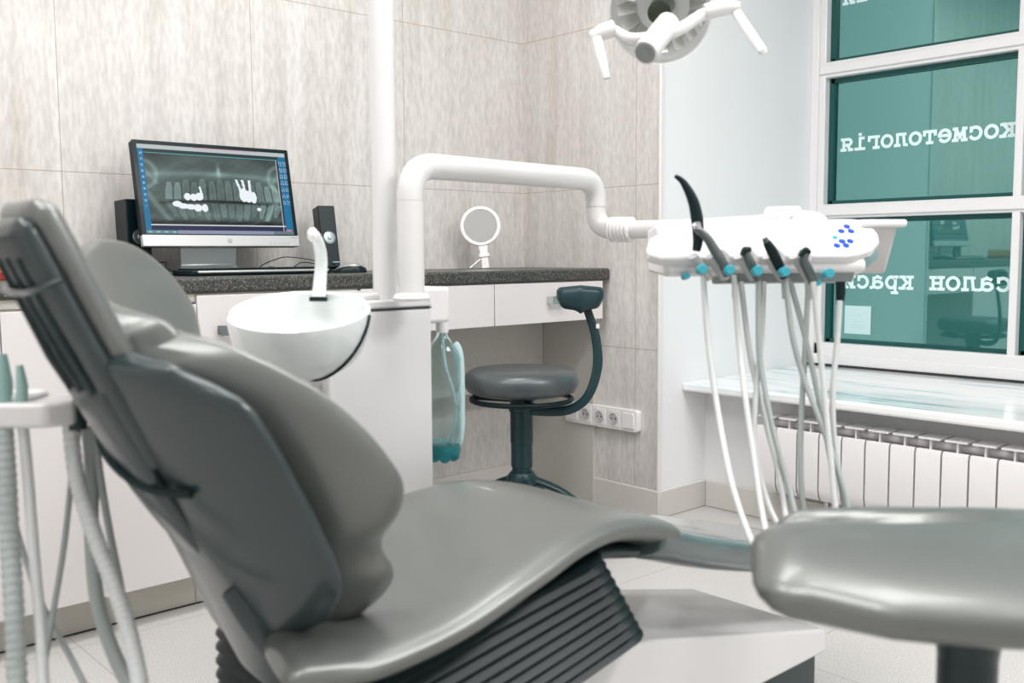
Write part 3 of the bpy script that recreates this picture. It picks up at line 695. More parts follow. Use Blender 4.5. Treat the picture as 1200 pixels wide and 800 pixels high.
obj('spout_ring', T_([at(373, 348, 1.80), at(373, 353, 1.80)], .0165, seg=18), BLACK, bowl, world=True)
# bottle hanging from the side holder
bp = Vector((UX1+.020, (UY0+UY1)/2+.02, 0)); 
bot = thing('water_bottle', 'clear plastic water bottle with teal base hung beside the white column', 'bottle', (bp.x, bp.y, .50))
prof = [(.012, .793), (.012, .765), (.018, .755), (.032, .735), (.040, .712), (.040, .66), (.038, .645), (.040, .63), (.040, .55), (.038, .54), (.039, .525)]
bp = Vector((hit(519, 460, 1, HY+.045).x, HY+.045, 0)); prof = [(a_, z_+HZ0-.795) for a_, z_ in prof]; BZ = HZ0-.795
obj('shell', L_(prof+[(.037, .524+BZ), (.036, .53+BZ)]+[(r-.0012, z) for r, z in prof[:-1][::-1]], (bp.x, bp.y, 0), (0, 0, 1), 32, close=True), PET, bot, world=True)
bm = bmesh.new()
lathe(bm, [(.037, .525), (.039, .510), (.036, .500), (0, .500)], (bp.x, bp.y, BZ), (0, 0, 1), 32)
for k in range(5):
    a = .4+2*pi*k/5; lathe(bm, [(.006, -.0), (.013, .006), (.016, .02), (.010, .034), (0, .036)], (bp.x+.022*cos(a), bp.y+.022*sin(a), .484+BZ), (0, 0, 1), 14)
obj('petal_base', bm, PETT, bot, world=True)
obj('cap', L_([(.014, .770), (.014, .795), (0, .795)], (bp.x, bp.y, BZ), (0, 0, 1), 24), WHITEP, bot, world=True)
q0 = Vector((bp.x, bp.y, BZ))
obj('dip_tube', T_(spline([q0+Vector((0, 0, .785)), q0+Vector((.004, -.003, .70)), q0+Vector((.020, -.018, .62)), q0+Vector((.018, -.015, .56)), q0+Vector((.0, 0, .505))], 8), .0045, seg=10), WATER, bot, world=True)
obj('label_strip', T_(spline([q0+Vector((.018, -.016, .745)), q0+Vector((.0275, -.0245, .71)), q0+Vector((.0275, -.0245, .56)), q0+Vector((.022, -.02, .52))], 6), .0105, seg=10, flat=.3, up=tuple(FW)), WATER, bot, world=True)

# poles and delivery arm
lp0 = at(452, 352, 2.02); pole_d = 2.02
lamp = thing('operating_light', 'white dental operating light with two handles, hung from the tall pole', 'lamp', (lp0.x, lp0.y, UZ+.03))
obj('pole', T_([Vector((lp0.x, lp0.y, UZ+.015)), Vector((lp0.x, lp0.y, 1.98))], .0255, seg=32), WHITE, lamp, world=True)
LC = at(772, 18, 2.0)   # lamp head centre
arm1 = Vector((lp0.x, lp0.y, 1.98)); el = at(690, -330, 2.15)
obj('upper_arm', T_(spline([arm1, arm1+Vector((.02, -.0, .05)), arm1.lerp(el, .5)+Vector((0, 0, .05)), el], 6), .020, seg=20), WHITE, lamp, world=True)
top = LC+Vector((.05, .04, .20))
obj('drop_arm', T_(spline([el, el.lerp(top, .5)+Vector((.03, .0, .02)), top, LC+Vector((.03, .02, .06))], 6), .015, seg=16), WHITE, lamp, world=True)
# head: reflector dish facing the chair (down and towards the viewer)
hn = (at(757, 62, 1.70)-at(785, 5, 2.0)).normalized()
hu = hn.cross(Vector((0, 0, 1))).normalized(); hv = hu.cross(hn)
if hu.dot(RT) < 0: hu, hv = -hu, -hv*1
RC = at(774, 12, 2.02)
obj('reflector', L_([(.104, .012), (.106, .010), (.100, -.018), (.080, -.045), (.045, -.062), (.012, -.066), (0, -.066), (0, -.060), (.040, -.056), (.075, -.040), (.095, -.015), (.101, .012)], RC, hn, 48, close=True), REFL, lamp, world=True)
obj('rear_housing', L_([(.0, -.13), (.03, -.128), (.05, -.11), (.06, -.072), (.048, -.0665), (.0, -.0670)], RC, hn, 32), WHITE, lamp, world=True)
bm = bmesh.new()
random.seed(5)
for k in range(16):
    a = 2*pi*k/16; rbox(bm, RC+(hu*cos(a)+hv*sin(a))*.074+hn*-.030, hu*cos(a)+hv*sin(a)+hn*.7, -hu*sin(a)+hv*cos(a), hn-(hu*cos(a)+hv*sin(a))*.7, .022, .010, .0015)
obj('reflector_facets', bm, mat('facet_mirror', (.93, .90, .86), .2, .6), lamp, world=True)
bs0 = at(782, 10, 1.96)
obj('bulb_holder', T_([RC-hn*.05, RC+hn*.022], .024, seg=20), mat('lamp_core_olive', (.06, .075, .045), .25, .4), lamp, world=True)
obj('shield', L_([(.107, .013), (.09, .020), (.05, .026), (0, .028), (0, .0265), (.05, .0245), (.09, .0185), (.105, .0115)], RC, hn, 48, close=True), CLEAR, lamp, world=True)
ha = at(783, 28, 1.90); hb = at(756, 62, 1.83)
obj('grip_barrel', T_([ha, hb], .0235, seg=28), WHITE, lamp, world=True)
hd_ = (hb-ha).normalized()
obj('barrel_end', L_([(.0195, .0), (.0195, .0015), (.017, .002), (.0165, .0005), (.011, .0005), (.0105, .002), (.008, .002), (.0075, .0005), (0, .0005)], hb, hd_, 24), mat('barrel_end_grey', (.30, .32, .31), .35, .6), lamp, world=True)
m1 = at(768, 43, 1.885)
obj('handle_bar', T_(spline([m1, at(740, 45, 1.90), at(722, 37, 1.92), at(712, 34, 1.93)], 6), [.011, .010, .012], seg=14), WHITE, lamp, world=True)
obj('handle_bar', T_(spline([m1, at(795, 35, 1.89), at(822, 18, 1.90), at(838, 12, 1.90)], 6), [.013, .012, .011], seg=14), WHITE, lamp, world=True)
obj('handle_joint', T_([at(692, 43, 1.92), at(705, 38, 1.92), at(720, 33, 1.92)], [.009, .016, .0155], seg=18), WHITE, lamp, world=True)
obj('handle_joint', T_([at(826, 14, 1.90), at(846, 9, 1.90), at(866, 8, 1.90)], [.015, .016, .010], seg=18), WHITE, lamp, world=True)
GRIPC = mat('frosted_grip_plastic', (.80, .79, .79), .2, trans=.25)
obj('handle_grip', T_([at(699, 44, 1.91), at(704, 66, 1.90), at(711, 92, 1.89)], [.010, .011, .0075], seg=14, flat=.6, up=tuple(FW)), GRIPC, lamp, world=True)
obj('handle_grip', T_([at(860, 10, 1.90), at(876, 34, 1.88), at(894, 60, 1.86)], [.010, .0105, .0095], seg=14, flat=.5, up=tuple(FW)), GRIPC, lamp, world=True)
obj('handle_grip_tip', T_([at(893, 58, 1.86), at(896, 63, 1.86)], [.0095, .007], seg=14, flat=.5, up=tuple(FW)), GRIPC, lamp, world=True)

# delivery arm: upright, horizontal tube, drop, elbow, bellows, tube to the tray
u0 = at(482.5, 358, 1.96); ut = at(483, 205, 1.96)
da = thing('delivery_arm', 'white tubular swing arm rising from the column and carrying the instrument tray', 'arm', (u0.x, u0.y, UZ+.02))
def bend(P, r, n=10):
    P = [Vector(p) for p in P]; out = [P[0]]
    for a, b, c in zip(P, P[1:], P[2:]):
        d1 = (a-b).normalized(); d2 = (c-b).normalized(); rr = min(r, (a-b).length*.49, (c-b).length*.49) if isinstance(r, (int, float)) else r.pop(0)
        p1 = b+d1*rr; p2 = b+d2*rr
        for k in range(n+1):
            t = k/n; out.append(p1*(1-t)**2+b*2*t*(1-t)+p2*t*t)
    out.append(P[-1]); return out
cz = 1.128
A = Vector((u0.x, u0.y, UZ+.019)); Bp = Vector((u0.x, u0.y, cz)); Cp = at(698, 208, 2.40); Cp.z = cz+.002
obj('upright', T_([A, Vector((u0.x, u0.y, cz-.070))], .0262, seg=36), WHITE, da, world=True)
obj('upright_collar', L_([(.036, 0), (.038, .006), (.034, .013), (.027, .016)], A, (0, 0, 1), 32), WHITE, da, world=True)
E1 = Vector((Cp.x, Cp.y, 1.065))
obj('horizontal_tube', T_(bend([Vector((u0.x, u0.y, cz-.0695)), Bp, Cp, E1], [.066, .058], 12), .0258, seg=36), WHITE, da, world=True)
E2 = Vector((Cp.x, Cp.y, 1.012)); toT = at(742, 268, 2.36); 
obj('elbow', T_(bend([E1-Vector((0, 0, .0008)), E2, toT], [.048], 12), .0252, seg=36), WHITE, da, world=True)
bdir = (toT-E2).normalized(); tend = at(930, 262, 1.98)
def ribbed(p, q, r, n, amp=.0035):
    bm = bmesh.new(); d = (q-p); L = d.length; pr = [(r-.001, 0)]
    for k in range(n):
        for t, a in ((.1, 0), (.3, amp), (.65, amp), (.85, 0)): pr.append((r+a, L*(k+t)/n))
    pr.append((r-.001, L)); lathe(bm, pr, p, d, 32); return bm
b0 = at(716, 269, 2.385); b1 = at(742, 269, 2.35)
obj('bellows_joint', ribbed(b0, b1, .0258, 6, .0048), WHITEP, da, world=True)
obj('lower_tube', T_([b1-(b1-b0)*.2, at(800, 268, 2.26), tend], .0215, seg=28), WHITE, da, world=True)
b2 = at(899, 258, 2.03); b3 = at(937, 257, 1.99)
obj('bellows_joint', ribbed(b2, b3, .0245, 9, .003), WHITEP, da, world=True)
TC = at(905, 285, 1.80)     # tray centre
obj('tray_elbow', T_(bend([b3-(b3-b2)*.1, at(968, 260, 1.95), TC+(TC-EYE).normalized()*.08], [.04], 10), .0195, seg=28), WHITE, da, world=True)
obj('bellows_link', T_([tend, b2+(b3-b2)*.3], .020, seg=24), WHITE, da, world=True)

# ------------------------------------------------------------------ delivery tray with instruments
tr = thing('instrument_tray', 'white dentist instrument console with blue buttons, hung on the swing arm', 'dental console', tuple(TC))
ta = (Vector((RT.x, RT.y, 0)).normalized()+Vector((FW.x, FW.y, 0)).normalized()*.10).normalized(); tf = Vector((ta.y, -ta.x, 0))   # along, towards viewer
if tf.dot(FW) > 0: tf = -tf
PX = 1.80/FPX
slope = (tf*.80+Vector((0, 0, -.60))).normalized(); tnrm = ta.cross(slope); 
if tnrm.z < 0: tnrm = -tnrm
def tp(x, y, dd=0): # point on the tray's front zone seen at px x,y
    return at(x, y, 1.80-dd+((x-905)*PX)*.10)
# cover outline on the slanted plane: a along, b down the slope (b=0 top)
def xa(x): return (x-905)*PX
Ls = .125
poly = [(xa(1012), 0), (xa(1026), .004), (xa(1034), .02), (xa(1036), .05), (xa(1032), .075), (xa(1018), .098), (xa(998), .112), (xa(984), Ls-.008), (xa(950), Ls-.008)]
for nx in (936, 905, 872, 839):
    poly += [(xa(nx+6), Ls-.008), (xa(nx+2), Ls-.030), (xa(nx-7), Ls-.030), (xa(nx-11), Ls-.008)]
poly += [(xa(806), Ls-.004), (xa(765), Ls-.006), (xa(752), Ls-.016), (xa(750), Ls-.03), (xa(757), .062), (xa(778), .035), (xa(806), .01), (xa(826), 0)]
Otop = TC+Vector((0, 0, .047))-tf*.045
bm = bmesh.new(); prism(bm, poly, Otop, ta, slope, tnrm, -.020, .0); cov = obj('cover', bm, WHITE, tr, world=True, bevel=.005, seg=3)
Otop2 = Otop-tnrm*.010
# body under the cover
bm = bmesh.new(); bx = [(0, -.012), (.085, -.075), (.085, -.105), (.03, -.118), (-.09, -.105), (-.10, -.03)]
def sweep_ta(bm, prof, x0, x1, mi=0): prism(bm, prof, Otop+ta*0, tf, Vector((0, 0, 1)), ta, xa(x0), xa(x1), mi)
sweep_ta(bm, [(-.01, -.010), (.082, -.082), (.080, -.098), (.05, -.106), (-.075, -.100), (-.085, -.02)], 775, 1010); obj('body', bm, WHITEP, tr, world=True, bevel=.006, seg=2)
bm = bmesh.new(); sweep_ta(bm, [(.045, -.100), (.070, -.100), (.062, -.118), (.0, -.122), (-.02, -.10)], 842, 1000); obj('holder_rail', bm, mat('grey_rail', (.25, .29, .29), .4), tr, world=True, bevel=.003)
bm = bmesh.new(); sweep_ta(bm, [(-.15, -.012), (.02, -.012), (.02, -.025), (-.02, -.105), (-.12, -.105), (-.15, -.03)], 1000, 1066); obj('side_tray_bracket', bm, mat('pale_grey_plastic', (.58, .56, .56), .35), tr, world=True, bevel=.006)
bm = bmesh.new(); sweep_ta(bm, [(-.17, -.004), (.03, -.004), (.03, -.018), (-.17, -.018)], 1020, 1076); obj('side_shelf', bm, WHITEP, tr, world=True, bevel=.005)
bm = bmesh.new(); prism(bm, [(xa(1000), .113), (xa(1020), .099), (xa(1034), .078), (xa(1036), .06), (xa(1030), .07), (xa(1014), .088), (xa(1000), .095)], Otop, ta, slope, tnrm, -.040, -.020); obj('grip_inlay', bm, mat('teal_grey_inlay', (.20, .36, .36), .35), tr, world=True)
# keypad plate and buttons on the slanted cover
def onp(x, b, h=.0): return Otop+ta*xa(x)+slope*b+tnrm*h
bm = bmesh.new(); prism(bm, [(xa(1016), .012), (xa(1018), .03), (xa(1004), .098), (xa(966), .098), (xa(972), .012)], Otop, ta, slope, tnrm, -.001, .0012)
kp = obj('keypad', bm, mat('keypad_film', (.80, .84, .86), .3), tr, world=True)
for x, b, m in ((1001, .030, BLUEB), (991, .045, BLUEB), (1003, .045, BLUEB), (979, .064, TEALP), (985, .076, BLUEB), (995, .076, BLUEB), (976, .089, BLUEB), (987, .089, BLUEB)):
    obj('button', L_([(.0062 if m is BLUEB else .005, 0), (.0062 if m is BLUEB else .005, .0022), (0, .0024)], onp(x, b, .0008), tnrm, 18), m, kp, world=True)
bm = bmesh.new(); prism(bm, [(xa(986), .017), (xa(1002), .017), (xa(1002), .019), (xa(986), .019)], Otop, ta, slope, tnrm, .0012, .0018); obj('printed_line', bm, mat('faint_red_print', (.7, .45, .45), .5), kp, world=True)
# teal tip knobs under each holder
for x, y in ((824, 315), (856, 316), (889, 317), (921, 318), (973, 320)):
    p = tp(x, y, .100); obj('holder_knob', T_([p+FW*.03, p+FW*.004, p], [.0080, .0092, .0075], seg=16), TEALP, tr, world=True)
for x, y in ((805, 323), (959, 331)):
    p = tp(x, y, .05); obj('lower_knob', T_([p+FW*.03, p], .006, seg=14), TEALP, tr, world=True)
for x0 in (838, 871, 905, 936, 818):
    bm = bmesh.new(); a = tp(x0-6, 300, .062); b = tp(x0+12, 326, .045); tube(bm, [a, b], .011, seg=12, flat=.7); obj('holder_cradle', bm, mat('pale_grey_plastic2', (.50, .50, .49), .4), tr, world=True)
# cable connectors under the rail
for x, y0, y1, m, rr_ in ((861, 326, 348, BLACK, .0058), (889, 326, 346, BLACK, .0052), (921, 326, 350, 'g', .0085), (948, 328, 351, 'g', .0080)):
    obj('hose_connector', T_([at(x, y0, 1.765), at(x, y1, 1.765)], [rr_, rr_, rr_*.8], seg=14), m if m != 'g' else mat('connector_grey', (.42, .45, .44), .4), tr, world=True)
# instruments
METAL = mat('handpiece_grey_metal', (.13, .15, .15), .28, .6)
def instr(name, lab, pts, rad, m, tipm=None, tip=None, tr_=None, grp=None):
    P = [tp(*p) for p in pts]; i = thing(name, lab, 'dental instrument', tuple(P[-1]), group=grp)
    obj('body', T_(spline(P, 6), rad, seg=14), m, i, world=True)
    if tip: obj('tip', T_(spline([tp(*p) for p in tip], 5), tr_, seg=12), tipm, i, world=True)
    return i
i1 = instr('scaler_handle', 'long curved black instrument standing high at the left of the tray', [(791, 206, .06), (801, 214, .06), (812, 235, .06), (817, 258, .06), (818, 280, .06), (816, 294, .06)], [.003, .006, .0095, .011, .0095, .007], BLACK)
i2 = instr('air_syringe', 'grey metal air syringe leaning across the first notch of the tray', [(815, 266, .085), (828, 278, .085), (838, 294, .08), (846, 306, .078), (853, 322, .07)], [.0065, .0075, .009, .0085, .008], METAL, CHROME, [(816, 262, .09), (818, 268, .085)], [.007, .0065])
i3 = instr('handpiece', 'short dark handpiece in the second notch of the tray', [(873, 294, .085), (877, 303, .08), (883, 315, .07), (889, 326, .06)], [.006, .008, .0085, .008], METAL, BLACK, [(870, 299, .09), (873, 293, .088), (880, 292, .088)], [.004, .0065, .004])
i4 = instr('handpiece', 'black handpiece standing taller in the third notch of the tray', [(898, 283, .09), (904, 293, .085), (911, 307, .075), (919, 324, .06)], [.0065, .0095, .0095, .008], BLACK, METAL, [(896, 279, .092), (899, 285, .09)], [.005, .006])
i5 = instr('handpiece', 'grey handpiece in the fourth notch, left of the keypad', [(945, 296, .085), (942, 305, .08), (947, 316, .07), (953, 330, .06)], [.006, .0085, .009, .0085], METAL, BLACK, [(937, 300, .088), (944, 293, .088), (949, 297, .088)], [.004, .006, .004])
i6 = instr('curing_light_plug', 'black cable plug hanging under the right end of the tray', [(985, 330, .04), (985, 345, .04), (984, 356, .04)], [.009, .0085, .0065], BLACK)
# hoses: px path, d
def hose(pts, r, m, lab, corr=False, grp='thin grey hoses of the instrument tray', name='hose', nn=10):
    P = spline([at(*p) for p in pts], nn)
    if corr: 
        P2 = spline(P, 3); R = [r*(1.0 if k % 4 < 2 else .90) for k in range(len(P2))]; bm = bmesh.new(); tube(bm, P2, R, seg=12)
    else: bm = T_(P, r, seg=10)
    o = obj(name, bm, m); tag(o, lab, 'hose', grp); return o
h = 1.74
def loop(a, b, u, r, m, lab):      # a hose runs down, turns under the tray and comes back up to the console
    return hose(a+u+b[::-1], r, m, lab)
loop([(824, 322, h), (830, 400, h-.02), (841, 480, h-.06), (856, 560, h-.14), (875, 620, h-.20), (893, 655, h-.25)],
     [(868, 330, h+.03), (880, 420, h+.02), (899, 500, h-.0), (914, 560, h-.03), (922, 610, h-.06)], [(915, 674, h-.26), (935, 665, h-.18)], .0052, HOSE, 'leftmost pale hose loop of the tray, sweeping down past the chair foot')
loop([(860, 322, h), (866, 400, h), (874, 470, h-.05), (884, 540, h-.10), (893, 600, h-.15), (904, 645, h-.2)],
     [(895, 330, h+.03), (892, 400, h+.02), (886, 460, h), (884, 520, h-.02), (900, 590, h-.04)], [(920, 672, h-.2), (932, 655, h-.12)], .0051, HOSE, 'pale hose loop second from the left, hanging from the air syringe')
loop([(889, 325, h), (889, 400, h), (892, 430, h), (905, 500, h-.02), (924, 570, h-.04), (934, 610, h-.06)],
     [(926, 330, h+.02), (945, 400, h+.01), (958, 460, h), (970, 520, h-.02), (978, 580, h-.03)], [(950, 665, h-.08), (972, 660, h-.06)], .0050, HOSEG, 'grey hose loop of the short dark handpiece, one strand slanting right')
loop([(921, 330, h), (928, 390, h), (941, 440, h), (960, 490, h-.02), (978, 540, h-.03), (994, 600, h-.04)],
     [(947, 340, h+.01), (944, 400, h+.01), (940, 470, h+.01), (938, 530, h), (941, 590, h-.01)], [(990, 655, h-.05), (958, 655, h-.03)], .0051, HOSEG, 'grey hose loop of the tall black handpiece, with one strand dropping straight')
loop([(953, 330, h-.01), (960, 400, h-.01), (967, 470, h-.02), (974, 540, h-.04), (980, 600, h-.06)],
     [(984, 352, h+.01), (981, 400, h+.01), (976, 460, h), (978, 520, h-.01), (990, 590, h-.02)], [(992, 655, h-.07), (1004, 645, h-.05)], .0052, HOSE, 'pale hose loop at the right end, running up to the black plug')

# ------------------------------------------------------------------ dental chair
YC = 1.18
ch = thing('dental_chair', 'grey upholstered dental chair with winged backrest and dark pleated base cover', 'dental chair', (1.1, YC, 0))
lat = Vector((0, 1, 0))
def path_loft(tab, n, tu, td, dish, r0, r1, e=.5, N=44):
    """tab rows: (X, Ztop, halfwidth[, lateral shift])"""
    rows_ = lerp_tab(tab, n); st = []
    for i, r in enumerate(rows_):
        a = rows_[max(i-1, 0)]; b = rows_[min(i+1, n-1)]; t = Vector((b[0]-a[0], 0, b[1]-a[1])).normalized(); no = Vector((-t.z, 0, t.x))
        st.append((Vector((r[0], YC, r[1]))-no*tu, lat, no, r[2], tu, td, (lambda u, k=dish: k*u*u)))
    bm = bmesh.new(); loft(bm, st, N, r0, r1, e); return bm
seat_tab = [(.63, .490, .225), (.66, .487, .240), (.70, .482, .25), (.80, .492, .245), (.90, .518, .232), (1.0, .541, .215), (1.1, .549, .203), (1.2, .532, .194), (1.27, .508, .19)]
bm = path_loft(seat_tab, 34, .030, .026, .25, .03, .012)
for v in bm.verts: v.co.x += .34*(v.co.y-YC)*min(1, max(0, (.95-v.co.x)/.32))
obj('seat_cushion', bm, VINYL, ch, world=True)
leg_tab = [(1.24, .513, .191), (1.35, .474, .186), (1.5, .428, .178), (1.65, .388, .17), (1.78, .355, .155), (1.86, .335, .135)]
obj('leg_rest_cover', path_loft(leg_tab, 16, .028, .044, .2, .01, .03), SMOKE, ch, world=True)
pan = [(.64, .444, .17), (.70, .440, .19), (.80, .450, .20), (.90, .472, .19), (1.0, .495, .18), (1.1, .503, .17), (1.2, .484, .16)]
obj('seat_pan', path_loft(pan, 26, .012, .022, 0, .01, .01), SHELLD, ch, world=True)
# pleated cover between base and seat
bm = bmesh.new(); NR = 19; rings = []
def brect(x0, z0, x1, z1, y0, y1, out):
    # ring with rounded corners tilted along X: z from z0 at x0 to z1 at x1
    o = []; r = .035
    for cx__, cy__, a0 in ((x1, y1, 0), (x0, y1, 90), (x0, y0, 180), (x1, y0, 270)):
        sx_ = -1 if cx__ == x1 else 1; sy_ = -1 if cy__ == y1 else 1
        for k in range(6):
            a = radians(a0+18*k); x = cx__+sx_*r+(r+out)*cos(a); y = cy__+sy_*r+(r+out)*sin(a); t = (x-x0)/(x1-x0); o.append(bm.verts.new((x, y, z0+(z1-z0)*t)))
    return o
for k in range(NR+1):
    t = k/NR
    x0 = .63+(.635-.63)*t; x1 = 1.178+(1.075-1.178)*t; z0 = .235+(.435-.235)*t; z1 = .345+(.500-.345)*t
    rings.append(brect(x0, z0, x1, z1, .985, 1.375, .011*(k % 2)))
for a, b in zip(rings, rings[1:]):
    for k in range(len(a)): bm.faces.new((a[k], a[(k+1) % len(a)], b[(k+1) % len(a)], b[k]))
bm.faces.new(rings[0][::-1]); bm.faces.new(rings[-1]); obj('pleated_cover', bm, BELLOW, ch, world=True, sharp=80)
# base
bm = bmesh.new(); Yb0, Yb1 = 1.03, 1.37
prof = [(.45, .13), (.45, .22), (.60, .27), (1.20, .312), (1.245, .308), (1.795, .180), (1.803, .170), (1.803, .132), (1.79, .13)]
prism(bm, prof, (0, 0, 0), (1, 0, 0), (0, 0, 1), (0, 1, 0), Yb0, Yb1); obj('base_cover', bm, mat('white_base_cover', (.76, .75, .75), .25, coat=.5), ch, world=True, bevel=.012, seg=3)
bm = bmesh.new(); prism(bm, rpoly(1.34, .31, .012, 3, 1.122, (Yb0+Yb1)/2), (0, 0, 0), (1, 0, 0), (0, 1, 0), (0, 0, 1), 0, .1285); obj('base_plinth', bm, SHELLD, ch, world=True, bevel=.004)
# backrest frame of reference
P0 = Vector((.586, YC, .443)); bup = Vector((-.454, 0, .891)); bno = Vector((.891, 0, .454))
KW = 2.3
def bpnt(u, v, w):
    bendv = .25*max(0, v-.45)**2-.35*max(0, .12-v)**2
    return P0+lat*u+bup*v+bno*(w+bendv)
SHR = .30
def wing(tab, n, w0, tu, td, kk, e, r0, r1, N=52, shear=0.0, cy=0.0, out=0.0):
    st = []
    for v, hw in lerp_tab(tab, n):
        st.append((bpnt(cy, v, w0), lat, bno, max(hw, .02), tu, td, (lambda u, k=kk: k*u*u)))
    bm = bmesh.new(); loft(bm, st, N, r0, r1, e)
    if shear:
        for q in bm.verts: q.co += bup*(q.co.y-YC)*shear
    return bm
wt_ = [(-.01, .06), (.02, .115), (.05, .150), (.08, .172), (.105, .178), (.125, .176), (.15, .182), (.185, .205), (.225, .218), (.27, .216), (.31, .209), (.35, .197), (.385, .18), (.415, .156), (.438, .128), (.449, .09)]
wt_ = [(v, h+.038) for v, h in wt_]
bm = wing(wt_, 44, .050, .030, .052, 2.35, .66, .02, .025, shear=.37, cy=.054)
for q in bm.verts: q.co += bno*.65*max(0, q.co.y-YC)**2
obj('backrest_pad', bm, VINYL, ch, world=True)
sh_ = [(-.045, .05), (.0, .08), (.06, .110), (.10, .165), (.13, .188), (.16, .203), (.25, .210), (.324, .210), (.38, .208), (.42, .197), (.448, .15)]
obj('back_shell', wing(sh_, 34, .008, .030, .012, 1.6, .5, .012, .012, shear=SHR), SHELL, ch, world=True)
# headrest column
obj('headrest_pad', wing([(.385, .070), (.44, .076), (.50, .078), (.56, .077), (.598, .072)], 14, .026, .024, .018, .6, .6, .02, .026), VINYL, ch, world=True)
obj('headrest_shell', wing([(.30, .060), (.36, .068), (.45, .073), (.55, .073), (.592, .067)], 14, .005, .016, .016, .3, .5, .01, .022), SHELL, ch, world=True)
for uu in (-.038, .0, .038):
    obj('shell_rib', T_([bpnt(uu, .32, -.009), bpnt(uu, .45, -.012), bpnt(uu, .575, -.010)], [.003, .006, .004], seg=8), SHELLD, ch, world=True)
bm = bmesh.new(); tube(bm, spline([bpnt(-.074, .54, .010), bpnt(-.064, .54, -.010), bpnt(-.03, .538, -.017), bpnt(.03, .538, -.017), bpnt(.062, .54, -.010), bpnt(.070, .54, .010)], 5), .0065, seg=10, flat=.6); obj('clamp_band', bm, SHELL, ch, world=True)
# long spine fairing down the middle of the back
bm = wing([(-.15, .022), (-.04, .030), (.05, .036), (.15, .042), (.25, .050), (.33, .056), (.40, .060)], 20, -.004, .014, .014, .0, .7, .02, .01)
for q in bm.verts:
    vv_ = (q.co-P0).dot(bup); q.co += bno*.75*max(0, .30-vv_)**2
obj('spine_cover', bm, SHELL, ch, world=True)
bm = bmesh.new(); tube(bm, spline([bpnt(-.102, .262, .008), bpnt(-.080, .264, .000), bpnt(-.045, .272, -.013), bpnt(.0, .290, -.020), bpnt(.045, .315, -.015), bpnt(.063, .345, .0)], 6), .0055, seg=10); obj('edge_strap', bm, RUBBER, ch, world=True)
# hinge bracket at the bottom of the backrest
bm = bmesh.new(); tube(bm, spline([bpnt(-.06, .11, .012), bpnt(-.08, .03, .02), bpnt(-.10, -.04, .05), Vector((.64, YC-.12, .38))], 6), [.022, .028, .03, .02], seg=14, flat=.45, up=(0, 1, 0)); obj('hinge_bracket', bm, SHELL, ch, world=True)
bm = bmesh.new(); tube(bm, spline([bpnt(.03, .10, .03), bpnt(.03, .0, .06), Vector((.66, YC+.03, .38))], 6), [.022, .028, .02], seg=14, flat=.45, up=(0, 1, 0)); obj('hinge_bracket', bm, SHELL, ch, world=True)

# ------------------------------------------------------------------ saddle stool in the foreground
fc = at(1136, 712, 1.10); fc.z = .60
ss = thing('saddle_stool', 'large grey saddle stool with a grooved seat in the right foreground', 'stool', (fc.x, fc.y, 0))
sa = (Vector((RT.x, RT.y, 0)).normalized()*1.0-Vector((FW.x, FW.y, 0)).normalized()*.20).normalized(); sb = Vector((-sa.y, sa.x, 0))
if sb.dot(FW) < 0: sb = -sb
st = []; n = 26
for i in range(n):
    t = -1+2*i/(n-1); hw = .168*(1-.30*max(0, -t-.35)**1.6*1.2)*(1-.10*max(0, t-.5)**2)
    hw = .178+.020*sin((t+1)*pi/2)-(.02*max(0, -t-.6)/.4)
    g = .058*max(0, 1-(t+1)*.72)
    st.append((Vector((fc.x, fc.y, .616+.004*t))+sa*.185*t, sb, Vector((0, 0, 1)), hw, .034, .042, (lambda u, g=g: -g*math.exp(-((u-.058)/.021)**2)-.35*abs(u)**2)))
bm = bmesh.new(); loft(bm, st, 72, .055, .05, .78)
for v in bm.verts:   # notch at the front end between the two lobes
    q = v.co-Vector((fc.x, fc.y, 0)); a = q.dot(sa); b = q.dot(sb)
    v.co += sa*max(0, b)*.30*min(1, max(0, (.05-a)/.12))+sa*.045*math.exp(-((b-.060)/.022)**2)*min(1, max(0, (-.10-a)/.10))
obj('seat', bm, VINYL, ss, world=True, sharp=80)
obj('mechanism', L_([(.030, -.10), (.038, -.04), (.06, -.03), (.09, -.022), (0, -.022)], (fc.x, fc.y, .587), (0, 0, 1), 28), SHELLD, ss, world=True)
obj('gas_column', L_([(.024, .09), (.026, .11), (.026, .30), (.032, .302), (.032, .50), (0, .50)], (fc.x, fc.y, 0), (0, 0, 1), 24), SHELLD, ss, world=True)
obj('hub', L_([(.04, .07), (.045, .09), (.045, .13), (.03, .14), (0, .14)], (fc.x, fc.y, 0), (0, 0, 1), 24), SHELLD, ss, world=True)
star_base(ss, Vector((fc.x, fc.y, 0)), .12, .25, SHELLD, rot=.2)

# ------------------------------------------------------------------ assistant tray with suction hoses at the left
AD_ = 1.30
ac = at(40, 478, AD_)
at_ = thing('assistant_tray', 'white assistant hose holder with teal tips behind the headrest', 'dental console', tuple(ac))
aa = Vector((RT.x, RT.y, 0)).normalized(); af = Vector((FW.x, FW.y, 0)).normalized()
bm = bmesh.new(); prism(bm, [(-.16, -.045), (.035, -.045), (.062, -.02), (.05, .05), (-.16, .06)], ac, aa, af, (0, 0, 1), -.020, .012); obj('body', bm, WHITE, at_, world=True, bevel=.006, seg=3)
bm = bmesh.new(); prism(bm, rpoly(.15, .06, .01, 4, -.07, .01), ac, aa, af, (0, 0, 1), .011, .020); obj('raised_top', bm, WHITEP, at_, world=True, bevel=.004)
obj('pivot', L_([(.013, -.02), (.015, 0), (.013, .02), (0, .02)], ac+aa*.055-Vector((0, 0, .008)), (0, 0, 1), 20), SHELLD, at_, world=True)
